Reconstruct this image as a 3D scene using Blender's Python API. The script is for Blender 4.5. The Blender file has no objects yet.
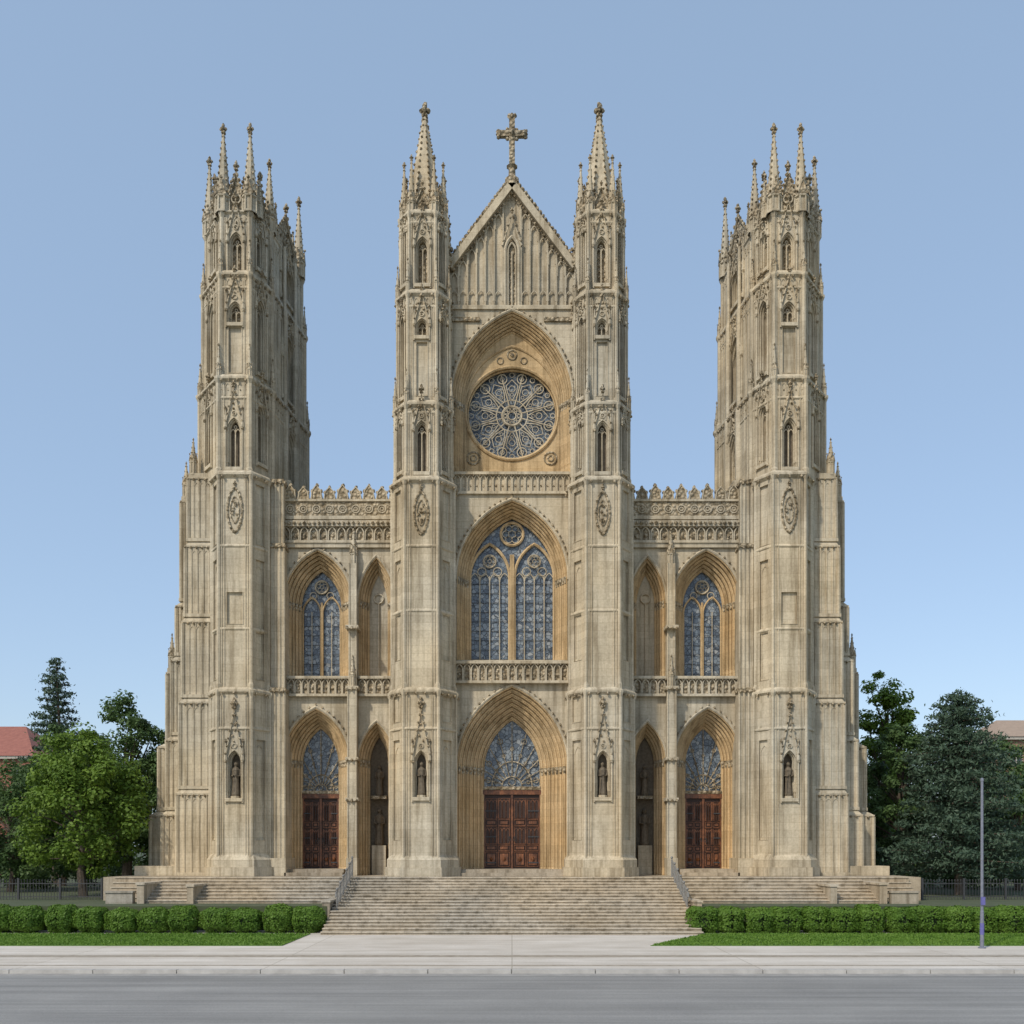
import bpy, math, random
import numpy as np
from mathutils import Vector
random.seed(7); rng=np.random.default_rng(11)
def X(a,Y=0): return (a-512)*(Y+60)/960
def Z(b,Y=0): return 4.3+(850-b)*(Y+60)/960
S=bpy.context.scene
# ------------------------------------------------------------ materials
def newmat(name):
    m=bpy.data.materials.new(name); m.use_nodes=True
    nt=m.node_tree; b=nt.nodes['Principled BSDF']; return m,nt,b
def nd(nt,t,**k):
    n=nt.nodes.new(t)
    for a,v in k.items(): setattr(n,a,v)
    return n
def ramp(nt,src,stops):
    r=nd(nt,'ShaderNodeValToRGB'); e=r.color_ramp.elements
    while len(e)<len(stops): e.new(0.5)
    for i,(p,c) in enumerate(stops):
        e[i].position=p; e[i].color=(c[0],c[1],c[2],1)
    nt.links.new(src,r.inputs[0]); return r.outputs[0]
def mix(nt,a,b,fac,mode='MIX'):
    m=nd(nt,'ShaderNodeMix',data_type='RGBA',blend_type=mode)
    for s,v in ((0,fac),(6,a),(7,b)):
        if isinstance(v,(int,float)): m.inputs[s].default_value=v
        elif isinstance(v,tuple): m.inputs[s].default_value=(*v,1)
        else: nt.links.new(v,m.inputs[s])
    return m.outputs[2]
def coords(nt,scale=(1,1,1)):
    tc=nd(nt,'ShaderNodeTexCoord'); mp=nd(nt,'ShaderNodeMapping'); mp.inputs['Scale'].default_value=scale
    nt.links.new(tc.outputs['Object'],mp.inputs[0]); return mp.outputs[0]
def noise(nt,vec,scale,detail=4,rough=0.55):
    n=nd(nt,'ShaderNodeTexNoise'); n.inputs['Scale'].default_value=scale; n.inputs['Detail'].default_value=detail
    n.inputs['Roughness'].default_value=rough
    nt.links.new(vec,n.inputs['Vector']); return n.outputs['Fac']
def bump(nt,b,h,strength=0.3,dist=0.05):
    n=nd(nt,'ShaderNodeBump'); n.inputs['Strength'].default_value=strength; n.inputs['Distance'].default_value=dist
    nt.links.new(h,n.inputs['Height']); nt.links.new(n.outputs[0],b.inputs['Normal'])
def math_(nt,op,a,b=None):
    n=nd(nt,'ShaderNodeMath',operation=op)
    for i,v in enumerate((a,b)):
        if v is None: continue
        if isinstance(v,(int,float)): n.inputs[i].default_value=v
        else: nt.links.new(v,n.inputs[i])
    return n.outputs[0]
def stone(name,c1,c2,carved=False,bricks=True,rowh=0.46):
    m,nt,b=newmat(name); v=coords(nt)
    n1=noise(nt,v,0.35,6); n2=noise(nt,v,7,6,0.7); vs=coords(nt,(1.6,1.6,0.10)); n3=noise(nt,vs,1.5,6,0.65)
    n4=noise(nt,v,.13,3)
    col=ramp(nt,n1,[(0.3,c1),(0.7,c2)])
    col=mix(nt,col,ramp(nt,n4,[(0.35,(.92,.95,1.0)),(0.65,(1.05,1.0,.92))]),1.0,'MULTIPLY')
    if bricks:
        sx=nd(nt,'ShaderNodeSeparateXYZ'); nt.links.new(v,sx.inputs[0])
        u=math_(nt,'ADD',sx.outputs[0],math_(nt,'MULTIPLY',sx.outputs[1],0.83))
        cx=nd(nt,'ShaderNodeCombineXYZ'); nt.links.new(u,cx.inputs[0]); nt.links.new(sx.outputs[2],cx.inputs[1])
        br=nd(nt,'ShaderNodeTexBrick'); nt.links.new(cx.outputs[0],br.inputs['Vector'])
        br.inputs['Color1'].default_value=(1,1,1,1); br.inputs['Color2'].default_value=(0.80,0.79,0.77,1)
        br.inputs['Mortar'].default_value=(0.66,0.64,0.60,1); br.inputs['Scale'].default_value=1
        br.inputs['Mortar Size'].default_value=0.014; br.inputs['Mortar Smooth'].default_value=0.4
        br.inputs['Brick Width'].default_value=1.05; br.inputs['Row Height'].default_value=rowh
        col=mix(nt,col,br.outputs['Color'],0.7,'MULTIPLY')
    st=ramp(nt,n3,[(0.36,(0.56,0.53,0.48)),(0.48,(0.9,0.89,0.87)),(0.6,(1.06,1.05,1.03))])
    col=mix(nt,col,st,0.9,'MULTIPLY')
    sp=ramp(nt,n2,[(0.3,(0.76,0.74,0.71)),(0.6,(1.06,1.06,1.05))])
    col=mix(nt,col,sp,0.8,'MULTIPLY')
    h=n2
    if carved:
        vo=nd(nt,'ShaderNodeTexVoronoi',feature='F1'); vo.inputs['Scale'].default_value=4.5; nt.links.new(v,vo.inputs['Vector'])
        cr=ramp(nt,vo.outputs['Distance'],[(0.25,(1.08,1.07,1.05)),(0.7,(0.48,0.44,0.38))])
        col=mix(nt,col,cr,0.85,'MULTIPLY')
        bump(nt,b,math_(nt,'SUBTRACT',n2,math_(nt,'MULTIPLY',vo.outputs['Distance'],2.5)),0.9,0.09)
    else: bump(nt,b,h,0.35,0.03)
    nt.links.new(col,b.inputs['Base Color']); b.inputs['Roughness'].default_value=0.88
    b.inputs['Specular IOR Level'].default_value=0.2
    return m
M_ST=stone('limestone',(0.50,0.43,0.315),(0.63,0.56,0.43))
M_WA=stone('warm_limestone',(0.56,0.40,0.215),(0.66,0.50,0.30))
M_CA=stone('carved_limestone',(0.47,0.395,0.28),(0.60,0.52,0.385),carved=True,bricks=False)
def glass():
    m,nt,b=newmat('leaded_glass'); v=coords(nt)
    vo=nd(nt,'ShaderNodeTexVoronoi',feature='F1'); vo.inputs['Scale'].default_value=4.2; nt.links.new(v,vo.inputs['Vector'])
    ve=nd(nt,'ShaderNodeTexVoronoi',feature='DISTANCE_TO_EDGE'); ve.inputs['Scale'].default_value=4.2; nt.links.new(v,ve.inputs['Vector'])
    sp=nd(nt,'ShaderNodeSeparateXYZ'); nt.links.new(vo.outputs['Color'],sp.inputs[0])
    c=ramp(nt,sp.outputs[0],[(0.0,(0.085,0.105,0.13)),(0.35,(0.14,0.17,0.20)),(0.65,(0.20,0.235,0.26)),(1.0,(0.33,0.34,0.33))])
    e=ramp(nt,ve.outputs['Distance'],[(0.03,(0.16,0.16,0.16)),(0.08,(1,1,1))])
    nt.links.new(mix(nt,c,e,1.0,'MULTIPLY'),b.inputs['Base Color'])
    b.inputs['Roughness'].default_value=0.3; bump(nt,b,sp.outputs[1],0.25,0.02); return m
M_GL=glass()
def wood():
    m,nt,b=newmat('carved_oak'); v=coords(nt,(6,6,0.8)); n=noise(nt,v,3,6); n2=noise(nt,coords(nt),2.5,3)
    c=ramp(nt,n,[(0.3,(0.075,0.028,0.011)),(0.7,(0.20,0.082,0.034))])
    c=mix(nt,c,ramp(nt,n2,[(0.35,(.6,.55,.5)),(.65,(1.5,1.4,1.3))]),1.0,'MULTIPLY')
    nt.links.new(c,b.inputs['Base Color'])
    b.inputs['Roughness'].default_value=0.42; bump(nt,b,noise(nt,coords(nt),14,3),0.5,0.03); return m
M_WO=wood()
def simple(name,c1,c2,sc=3,rough=0.8,bs=0.2,metal=0):
    m,nt,b=newmat(name); v=coords(nt); n=noise(nt,v,sc,6,0.65)
    nt.links.new(ramp(nt,n,[(0.3,c1),(0.7,c2)]),b.inputs['Base Color']); b.inputs['Roughness'].default_value=rough
    b.inputs['Metallic'].default_value=metal
    bump(nt,b,n,bs,0.03); return m
M_RF=simple('lead_roof',(0.12,0.13,0.13),(0.18,0.19,0.19))
M_DS=simple('dark_niche_stone',(0.085,0.066,0.043),(0.19,0.15,0.10),6)  # darker stone for the statues and for niche and lancet backs
M_IR=simple('wrought_iron',(0.03,0.03,0.032),(0.06,0.06,0.06),20,0.5)
M_DW=simple('dark_carved_wood',(0.022,0.010,0.006),(0.05,0.022,0.012),12,.6)
CMATS=[M_ST,M_WA,M_CA,M_GL,M_WO,M_RF,M_DS,M_IR,M_DW]
ST,WA,CA,GL,WO,RF,DS,IR,DW=range(9)
# ------------------------------------------------------------ mesh builder
def _octa():
    v=[(1,0,0),(-1,0,0),(0,1,0),(0,-1,0),(0,0,1),(0,0,-1)]
    f=[(0,2,4),(2,1,4),(1,3,4),(3,0,4),(2,0,5),(1,2,5),(3,1,5),(0,3,5)]
    v=[Vector(a) for a in v]; mid={}; nf=[]
    def g(a,b):
        k=(min(a,b),max(a,b))
        if k not in mid: v.append(((v[a]+v[b])/2).normalized()); mid[k]=len(v)-1
        return mid[k]
    for a,b,c in f:
        x,y,z=g(a,b),g(b,c),g(c,a); nf+=[(a,x,z),(x,b,y),(z,y,c),(x,y,z)]
    return [tuple(a) for a in v],nf
OV,OF=_octa()
class MB:
    def __init__(s): s.v=[];s.f=[];s.m=[];s.world();s.mir=False
    def world(s): s.O=(0,0);s.U=(1,0);s.N=(0,-1)
    def frame(s,p0,p1):
        dx,dy=p1[0]-p0[0],p1[1]-p0[1]; L=math.hypot(dx,dy)
        s.O=p0;s.U=(dx/L,dy/L);s.N=(dy/L,-dx/L); return L
    def add(s,vs,fs,m):
        n=len(s.v); O,U,N=s.O,s.U,s.N; sg=-1 if s.mir else 1
        for u,d,z in vs: s.v.append((sg*(O[0]+U[0]*u-N[0]*d),O[1]+U[1]*u-N[1]*d,z))
        for f in fs:
            f=[n+i for i in f]
            s.f.append(f[::-1] if s.mir else f); s.m.append(m)
    def box(s,u0,u1,d0,d1,z0,z1,m=0):
        s.add([(u0,d0,z0),(u1,d0,z0),(u1,d1,z0),(u0,d1,z0),(u0,d0,z1),(u1,d0,z1),(u1,d1,z1),(u0,d1,z1)],
              [(0,1,5,4),(1,2,6,5),(2,3,7,6),(3,0,4,7),(4,5,6,7),(3,2,1,0)],m)
    def frus(s,p0,z0,p1,z1,m=0,cap=True):
        n=len(p0)
        vs=[(a,b,z0) for a,b in p0]+[(a,b,z1) for a,b in p1]
        fs=[(i,(i+1)%n,n+(i+1)%n,n+i) for i in range(n)]
        if cap: fs.append(tuple(range(n,2*n)))
        s.add(vs,fs,m)
    def quad(s,u0,u1,z0,z1,m=0,d=0): 
        if u1-u0>1e-4 and z1-z0>1e-4: s.add([(u0,d,z0),(u1,d,z0),(u1,d,z1),(u0,d,z1)],[(0,1,2,3)],m)
    def arch_wall(s,u0,u1,z0,z1,cu,w,zb,zs,h,m=0,d=0,n=10):
        P=arch(cu,w,zb,zs,h,n)
        s.quad(u0,cu-w,z0,z1,m,d); s.quad(cu+w,u1,z0,z1,m,d); s.quad(cu-w,cu+w,z0,zb,m,d)
        A=P[1:-1]
        for a,b in zip(A[:-1],A[1:]):
            s.add([(a[0],d,a[1]),(b[0],d,b[1]),(b[0],d,z1),(a[0],d,z1)],[(0,1,2,3)],m)
    def ring(s,PO,PI,d,m):
        k=len(PO); s.add([(a,d,b) for a,b in PO]+[(a,d,b) for a,b in PI],[(i,i+1,k+i+1,k+i) for i in range(k-1)],m)
    def soff(s,P,d0,d1,m,close=False):
        k=len(P); fs=[(i,i+1,k+i+1,k+i) for i in range(k-1)]
        if close: fs.append((k-1,0,k,2*k-1))
        s.add([(a,d0,b) for a,b in P]+[(a,d1,b) for a,b in P],fs,m)
    def fill(s,P,d,m): s.add([(a,d,b) for a,b in P],[tuple(range(len(P)))],m)
    def tube(s,P,r,m=0,k=6,close=False):
        n=len(P); vs=[]
        for i,p in enumerate(P):
            a=P[(i-1)%n] if (i>0 or close) else P[i]; b=P[(i+1)%n] if (i<n-1 or close) else P[i]
            t=Vector(b)-Vector(a)
            if t.length<1e-6: t=Vector((0,0,1))
            t.normalize(); ref=Vector((0,1,0)) if abs(t.y)<0.9 else Vector((1,0,0))
            x=t.cross(ref).normalized(); y=x.cross(t)
            for j in range(k):
                an=2*math.pi*(j+.5)/k; q=Vector(p)+x*(r*math.cos(an))+y*(r*math.sin(an)); vs.append(tuple(q))
        fs=[]
        for i in range(n if close else n-1):
            i2=(i+1)%n
            for j in range(k): fs.append((i*k+j,i*k+(j+1)%k,i2*k+(j+1)%k,i2*k+j))
        s.add(vs,fs,m)
    def tube2(s,P,d,r,m=0,k=6,close=False): s.tube([(a,d,b) for a,b in P],r,m,k,close)
    def circ(s,cu,cz,R,d,r,m=0,n=24,k=5):
        s.tube2([(cu+R*math.cos(2*math.pi*i/n),cz+R*math.sin(2*math.pi*i/n)) for i in range(n)],d,r,m,k,True)
    def ball(s,u,d,z,r,m=CA,sz=1.2,j=.3):
        s.add([(u+a*r*(1+random.uniform(-j,j)),d+b*r*(1+random.uniform(-j,j)),z+c*r*sz*(1+random.uniform(-j,j))) for a,b,c in OV],OF,m)
    def lathe(s,u,d,prof,k=8,m=0,ph=0.0):
        n=len(prof); vs=[]
        for r,z in prof:
            for j in range(k):
                a=2*math.pi*(j+.5)/k+ph; vs.append((u+r*math.cos(a),d+r*math.sin(a),z))
        s.add(vs,[(i*k+j,i*k+(j+1)%k,(i+1)*k+(j+1)%k,(i+1)*k+j) for i in range(n-1) for j in range(k)]+[tuple(range((n-1)*k,n*k))],m)
    def finial(s,u,d,z,h):
        s.lathe(u,d,[(.06*h,z),(.06*h,z+.4*h),(.14*h,z+.45*h),(.06*h,z+.55*h),(.06*h,z+.65*h)],6,CA)
        for a in range(4):
            s.ball(u+.15*h*math.cos(a*1.571),d+.15*h*math.sin(a*1.571),z+.62*h,.11*h)
            s.ball(u+.11*h*math.cos(a*1.571+.78),d+.11*h*math.sin(a*1.571+.78),z+.35*h,.08*h)
        s.ball(u,d,z+.85*h,.12*h,sz=1.7)
    def pinnacle(s,u,d,z0,w,hs,hp,crock=6,fin=.17):
        s.lathe(u,d,[(w*1.1,z0),(w*1.1,z0+hs*.12),(w*.92,z0+hs*.16),(w*.92,z0+hs*.85),(w*1.15,z0+hs*.9),(w*1.15,z0+hs)],8,ST)
        for a in range(8):
            t=2*math.pi*(a)/8; s.lathe(u+w*1.0*math.cos(t+.39),d+w*1.0*math.sin(t+.39),[(w*.13,z0),(w*.13,z0+hs)],4,ST)
        for a in range(4):   # gablets
            t=a*math.pi/2; cx,cy=math.cos(t),math.sin(t); px,py=-cy,cx; r=w*1.08; g=w*.7
            A=(u+cx*r+px*g,d+cy*r+py*g,z0+hs*.97);B=(u+cx*r-px*g,d+cy*r-py*g,z0+hs*.97);C=(u+cx*r*.95,d+cy*r*.95,z0+hs+w*2)
            D=(u,d,z0+hs+w*1.4)
            s.add([A,B,C,D],[(0,1,2),(0,2,3),(1,3,2)],CA); s.ball(C[0],C[1],C[2]+w*.2,w*.2)
        zt=z0+hs+hp*.88
        s.lathe(u,d,[(w*.95,z0+hs),(w*.14,zt)],8,ST)
        for i in range(crock):
            f=(i+.6)/crock; r=w*.95+(w*.14-w*.95)*f
            for a in range(4):
                t=a*math.pi/2+.785
                s.ball(u+r*math.cos(t)*1.08,d+r*math.sin(t)*1.08,z0+hs+hp*.88*f,w*.13*(1-.35*f)+.015)
        s.finial(u,d,zt-.05*hp,hp*fin)
    def gablet(s,cu,w,z0,h,d,r=.07,crock=5,fin=.6,fillm=None):
        A=(cu-w,z0);B=(cu,z0+h);C=(cu+w,z0)
        if fillm is not None: s.add([(A[0],d+.03,A[1]),(C[0],d+.03,C[1]),(B[0],d+.03,B[1])],[(0,1,2)],fillm)
        s.tube2([A,B,C],d-r*.3,r,ST,5)
        for i in range(crock):
            f=(i+.5)/crock
            for sg in (-1,1): s.ball(cu+sg*w*(1-f)+sg*.03,d-r,z0+h*f+r,r*1.15)
        if fin: s.finial(cu,d-r*.5,z0+h,fin)
    def statue(s,u,d,z,h,m=DS):
        k_=.8
        s.lathe(u,d,[(.14*h*k_,z),(.16*h*k_,z+.05*h),(.12*h*k_,z+.4*h),(.13*h*k_,z+.6*h),(.15*h*k_,z+.76*h),(.11*h*k_,z+.82*h),(.04*h,z+.85*h),(.04*h,z+.87*h)],8,m)
        s.ball(u,d,z+.93*h,.06*h,m,1.25,.05)
        for sg in (-1,1): s.tube([(u+sg*.115*h,d,z+.78*h),(u+sg*.13*h,d-.03*h,z+.6*h),(u+sg*.03*h,d-.13*h,z+.58*h)],.03*h,m,5)
        s.tube([(u+.08*h,d-.12*h,z+.05*h),(u+.06*h,d-.12*h,z+.5*h)],.013*h,m,4)
    def obj(s,name,parent,smooth=False):
        me=bpy.data.meshes.new(name); me.from_pydata(s.v,[],s.f)
        for m in CMATS: me.materials.append(m)
        me.polygons.foreach_set('material_index',s.m); me.update()
        o=bpy.data.objects.new(name,me); S.collection.objects.link(o); o.parent=parent; return o
def arch(cu,w,zb,zs,h,n=10):
    R=(w*w+h*h)/(2*w); c=R-w; P=[(cu-w,zb)]; t1=math.atan2(h,c)
    L=[]
    for i in range(n+1):
        t=t1*i/n; L.append((w-R+R*math.cos(t),R*math.sin(t)))
    P+=[(cu-a,zs+b) for a,b in L]
    P+=[(cu+a,zs+b) for a,b in L[::-1][1:]]
    P.append((cu+w,zb)); return P
def conc(w,h,w2):
    R=(w*w+h*h)/(2*w); c=R-w; r=w2+c; return math.sqrt(max(r*r-c*c,1e-4))
def orders(mb,cu,w,zb,zs,h,wi,n,d0,D,m=WA,tr=.09,hood=True,shafts=True):
    """stepped, moulded reveal. returns inner (w,h,d)"""
    pw,ph,pd=w,h,d0
    for i in range(n):
        nw=w+(wi-w)*(i+1)/n; nh=conc(w,h,nw); dd=d0+D*(i+1)/n
        P=arch(cu,pw,zb,zs,ph); Q=arch(cu,nw,zb,zs,nh)
        mb.soff(P,pd,dd,m); mb.ring(P,Q,dd,m)
        aw=(pw+nw)/2; ah=conc(w,h,aw)
        mb.tube2(arch(cu,aw,zb+.35,zs,ah),dd-tr*.6,tr,m)
        mb.tube2(arch(cu,pw,zb,zs,ph),pd-.01,tr*.6,m,5)
        if shafts:
            for sg in (-1,1):
                mb.lathe(cu+sg*aw,dd-tr*.6,[(tr*1.1,zs-.35),(tr*2,zs-.05),(tr*2,zs+.12)],6,CA)
                mb.lathe(cu+sg*aw,dd-tr*.6,[(tr*2,zb),(tr*2,zb+.3),(tr*1.2,zb+.5)],6,m)
        pw,ph,pd=nw,nh,dd
    mb.tube2(arch(cu,pw,zb,zs,ph),pd,tr*.7,m,5)
    if hood:
        hw_=w+.12; hh_=conc(w,h,hw_)
        ho=arch(cu,hw_,zs-.1,zs,hh_); mb.tube2(ho,d0-.03,.10,ST)
        if w>1.5:
            A=arch(cu,hw_+.12,zs-.1,zs,conc(w,h,hw_+.12),int(w*5))[2:-2]
            for a,b in A: mb.ball(a,d0-.08,b,.075)
    return pw,ph,pd
def face(mb,L,z0,z1,feats=(),m=ST,cu=None):
    if cu is None: cu=L/2
    z=z0
    for f in sorted(feats,key=lambda q:q['zb']):
        t=f['t']
        if t in('lancet','niche'):
            w=f['w'];zb=f['zb'];zt=f['zt'];h=min(w*1.7,(zt-zb)*.45);zs=zt-h
            dp=f.get('dp',.45)
            mb.quad(0,L,z,zb-.02,m); mb.arch_wall(0,L,zb-.02,zt+.1,cu,w,zb,zs,h,m,0,6); z=zt+.1
            a,b,c=orders(mb,cu,w,zb,zs,h,w*.72,2,0,dp*.6,f.get('om',ST),.045,False,False)
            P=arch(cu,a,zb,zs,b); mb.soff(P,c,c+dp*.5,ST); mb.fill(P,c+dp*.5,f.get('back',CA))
            mb.box(cu-w,cu+w,.002,dp,zb-.12,zb,ST)
            mb.box(cu-w-.1,cu+w+.1,-.14,.001,zb-.22,zb-.01,ST)
            if t=='lancet':
                mb.tube2([(cu,zb),(cu,zs+b*.2)],c+.05,.045,ST,5)
                for sg in(-1,1): mb.tube2(arch(cu+sg*a/2,a/2,zs-b*.3,zs-b*.3+.001,b*.5,5),c+.05,.035,ST,4)
                mb.circ(cu,zs+b*.42,a*.28,c+.05,.035,ST,10,4)
            else:
                hh=(zs-zb)*.95; mb.lathe(cu,c*.5,[(w*.4,zb-.3),(w*.65,zb),(w*.65,zb+.12)],8,ST)
                mb.statue(cu,c*.9,zb+.12,hh)
            for sg in(-1,1):
                mb.lathe(cu+sg*(w+.1),-.06,[(.06,zb-.3),(.06,zs),(.12,zs+.1),(.1,zs+.3),(.02,zs+.3+w*2)],6,ST)
                mb.finial(cu+sg*(w+.1),-.06,zs+.2+w*2,.35)
                mb.ball(cu+sg*(w+.1),-.08,zs,.10)
            g=f.get('g',w*3)
            mb.gablet(cu,w+.12,zs+h*.25,g,-.06,.06,max(4,int(g/.42)),f.get('fin',.6))
            mb.circ(cu,zs+h+.25,.14,-.04,.035,ST,10,4)
            nb=int(g/.5)
            for i in range(nb): mb.ball(cu+random.uniform(-.5,.5)*(w*(1-i/nb)),-.04,zs+h+.2+g*.6*i/nb,.07)
        elif t=='med':
            w=f['w'];zb=f['zb'];zt=f['zt']; zc=(zb+zt)/2;H=(zt-zb)/2
            pts=[(cu+w*math.sin(a)*abs(math.sin(a))**.3,zc+H*math.cos(a)) for a in [2*math.pi*i/20 for i in range(20)]]
            mb.tube2(pts,-.02,.07,CA,5,True); pts2=[(cu+(a-cu)*.6,zc+(b-zc)*.6) for a,b in pts]; mb.tube2(pts2,-.03,.045,CA,5,True)
            for a,b in pts: mb.ball(a,-.04,b,.085)
            for i in range(8): mb.ball(cu+random.uniform(-.35,.35)*w,-.03,zc+random.uniform(-.45,.45)*H,.09)
            mb.finial(cu,-.04,zt,.45)
        elif t=='panel':
            w=f['w'];zb=f['zb'];zt=f['zt']; dp=.12
            mb.quad(0,L,z,zb,m);mb.quad(0,cu-w,zb,zt,m);mb.quad(cu+w,L,zb,zt,m);z=zt
            P=[(cu-w,zb),(cu+w,zb),(cu+w,zt),(cu-w,zt)]; mb.soff(P,0,dp,m,True); mb.fill(P,dp,f.get('back',m))
            mb.tube2(P,-.005,.035,ST,4,True)
            if zt-zb>4: # slender blind arch inside a tall panel
                mb.tube2(arch(cu,w*.75,zb+.2,zt-w*2.2,w*1.3,4),dp-.02,.035,ST,4)
    mb.quad(0,L,z,z1,m)
def offset(poly,o):
    cx=sum(p[0] for p in poly)/len(poly); cy=sum(p[1] for p in poly)/len(poly); r=[]
    for x,y in poly:
        l=math.hypot(x-cx,y-cy); r.append((x+(x-cx)/l*o,y+(y-cy)/l*o))
    return r
def ledge(mb,poly,z,o=.16,h=.24,orn=.55):
    mb.world(); h=h if o>.15 else h*.6; o=o*.85
    a=offset(poly,-.05); b=offset(poly,o)
    mb.frus(a,z-h*1.3,b,z-h*.5,ST); mb.frus(b,z-h*.5,b,z,ST); mb.frus(b,z,offset(poly,-.02),z+h*.8,ST)
    if orn and h>.2:
        n=len(b)
        for i in range(n):
            p,q=b[i],b[(i+1)%n]; L=math.hypot(q[0]-p[0],q[1]-p[1])
            if p[1]>6 and q[1]>6: continue
            k=max(1,int(L/orn))
            for j in range(k):
                f=(j+.5)/k; mb.ball(p[0]+(q[0]-p[0])*f,p[1]+(q[1]-p[1])*f,z-h*.9,.085)
def stage(mb,poly,z0,z1,deco,m=ST,shaft=.11,arc=0,ribs=True):
    n=len(poly)
    for i in range(n):
        p0,p1=poly[i],poly[(i+1)%n]
        L=mb.frame(p0,p1); face(mb,L,z0,z1,deco.get(i,()),m)
        if arc and deco.get(i):
            k=max(2,int(L/.34)); s_=L/k; zt=z1-.34
            for j in range(k):
                c=(j+.5)*s_; mb.tube2(arch(c,s_*.42,zt-arc,zt-.28,.26,3),-.015,.03,ST,4)
                mb.ball(c,-.01,zt-arc*.55,.05)
        if ribs and L>1.2:
            for u in(.09,.17,.83,.91):
                mb.lathe(L*u,-.01,[(.045,z0+.2),(.045,z1-.35)],5,ST)
        mb.world()
        if shaft:
            mb.lathe(p0[0],p0[1],[(shaft*1.5,z0),(shaft*1.5,z0+.35),(shaft,z0+.5),(shaft,z1-.4),(shaft*1.7,z1-.15),(shaft*1.7,z1)],6,ST)
    mb.world(); 
    mb.add([(a,b,z1) for a,b in poly],[tuple(range(n))],ST)
def balus(mb,u0,u1,z0,z1,d,sp=.42,m=CA,bk=.14):
    mb.box(u0,u1,d-.06,d+bk+.05,z0,z0+.16,ST); mb.box(u0,u1,d-.1,d+bk+.05,z1-.17,z1,ST)
    mb.quad(u0,u1,z0+.16,z1-.17,m,d+bk)
    n=max(2,int((u1-u0)/sp)); s=(u1-u0)/n
    for i in range(n):
        c=u0+(i+.5)*s; zz=z1-.17-s*.75
        mb.tube2(arch(c,s*.42,z0+.16,zz,s*.7,4),d+.04,.045,ST,4)
        mb.ball(c,d+bk,z0+.4*(z1-z0),s*.2); mb.ball(u0+i*s,d-.02,z1-.2,.07)
def parapet(mb,u0,u1,z0,z1,d,sp=.8):
    zm=z0+(z1-z0)*.5
    mb.box(u0,u1,d,d+.35,z0,zm,CA); mb.box(u0,u1,d-.12,d+.45,z0-.1,z0+.12,ST); mb.box(u0,u1,d-.1,d+.42,zm,zm+.13,ST)
    n=int((u1-u0)/sp); s=(u1-u0)/n
    for i in range(n):
        c=u0+(i+.5)*s
        mb.circ(c,(z0+zm)/2+.05,s*.3,d-.02,.045,ST,10,4); mb.circ(c,(z0+zm)/2+.05,s*.14,d-.02,.035,ST,8,4)
        h=(z1-zm-.13)*(1 if i%2 else .85); zz=zm+.13
        mb.add([(c-s*.49,d-.02,zz),(c+s*.49,d-.02,zz),(c+s*.33,d-.02,zz+h*.6),(c,d-.02,zz+h),(c-s*.33,d-.02,zz+h*.6),
                (c-s*.49,d+.22,zz),(c+s*.49,d+.22,zz),(c+s*.33,d+.22,zz+h*.6),(c,d+.22,zz+h),(c-s*.33,d+.22,zz+h*.6)],
               [(0,1,2,3,4),(9,8,7,6,5),(1,6,7,2),(2,7,8,3),(3,8,9,4),(4,9,5,0)],CA)
        mb.tube2([(c-s*.4,zz),(c-s*.33,zz+h*.6),(c,zz+h),(c+s*.33,zz+h*.6),(c+s*.4,zz)],d-.03,.05,ST,4)
        mb.ball(c,d+.1,zz+h,.12); mb.ball(c-s*.36,d+.05,zz+h*.6,.1); mb.ball(c+s*.36,d+.05,zz+h*.6,.1)
def door(mb,cu,hw,z0,z1,d,leaves=2):
    mb.box(cu-hw-.02,cu+hw+.02,d,d+.2,z0,z1,DW)
    mb.box(cu-hw-.05,cu+hw+.05,d-.16,d+.001,z1-.28,z1,WO)
    mb.box(cu-.07,cu+.07,d-.12,d-.001,z0,z1-.28,WO)
    for sg in(-1,1): mb.box(cu+sg*hw-.1*(sg>0),cu+sg*hw+.1*(sg<0),d-.13,d-.001,z0,z1-.28,WO)
    for sg in(-1,1):
        for col in range(2):
            w=(hw-.2)/2; a=.1+col*w+.05; b=.1+(col+1)*w-.05
            ua,ub=sorted((cu+sg*a,cu+sg*b)); hs=[.22,.10,.26,.10,.30]; H=z1-.35-z0-.15; za=z0+.15
            for r,hf in enumerate(hs):
                zb=za+H*hf-.09
                P=[(ua,za),(ub,za),(ub,zb),(ua,zb)]
                mb.tube2(P,d-.03,.045,WO,4,True)
                if r in(2,4):
                    mb.box(ua+.03,ub-.03,d-.02,d-.001,za+.03,zb-.03,DW)
                    for q in range(3):
                        c=ua+(ub-ua)*(q+.5)/3; mb.tube2(arch(c,(ub-ua)/6.4,za+.06,zb-.3,.22,4),d-.035,.032,WO,4)
                else: mb.box(ua+.1,ub-.1,d-.07,d-.001,za+.09,zb-.09,WO)
                if r==0: mb.ball((ua+ub)/2,d-.07,(za+zb)/2,.12,WO)
                za=zb+.09
            if col==0:
                mb.ball(cu+sg*.17,d-.12,z0+(z1-z0)*.4,.05,IR); mb.circ(cu+sg*.17,z0+(z1-z0)*.37,.08,d-.13,.015,IR,10,4)
        for k in range(3): mb.box(min(cu+sg*hw*.55,cu+sg*(hw-.1)),max(cu+sg*hw*.55,cu+sg*(hw-.1)),d-.09,d-.071,z0+.35+k*(z1-z0)*.33,z0+.42+k*(z1-z0)*.33,IR)
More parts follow.
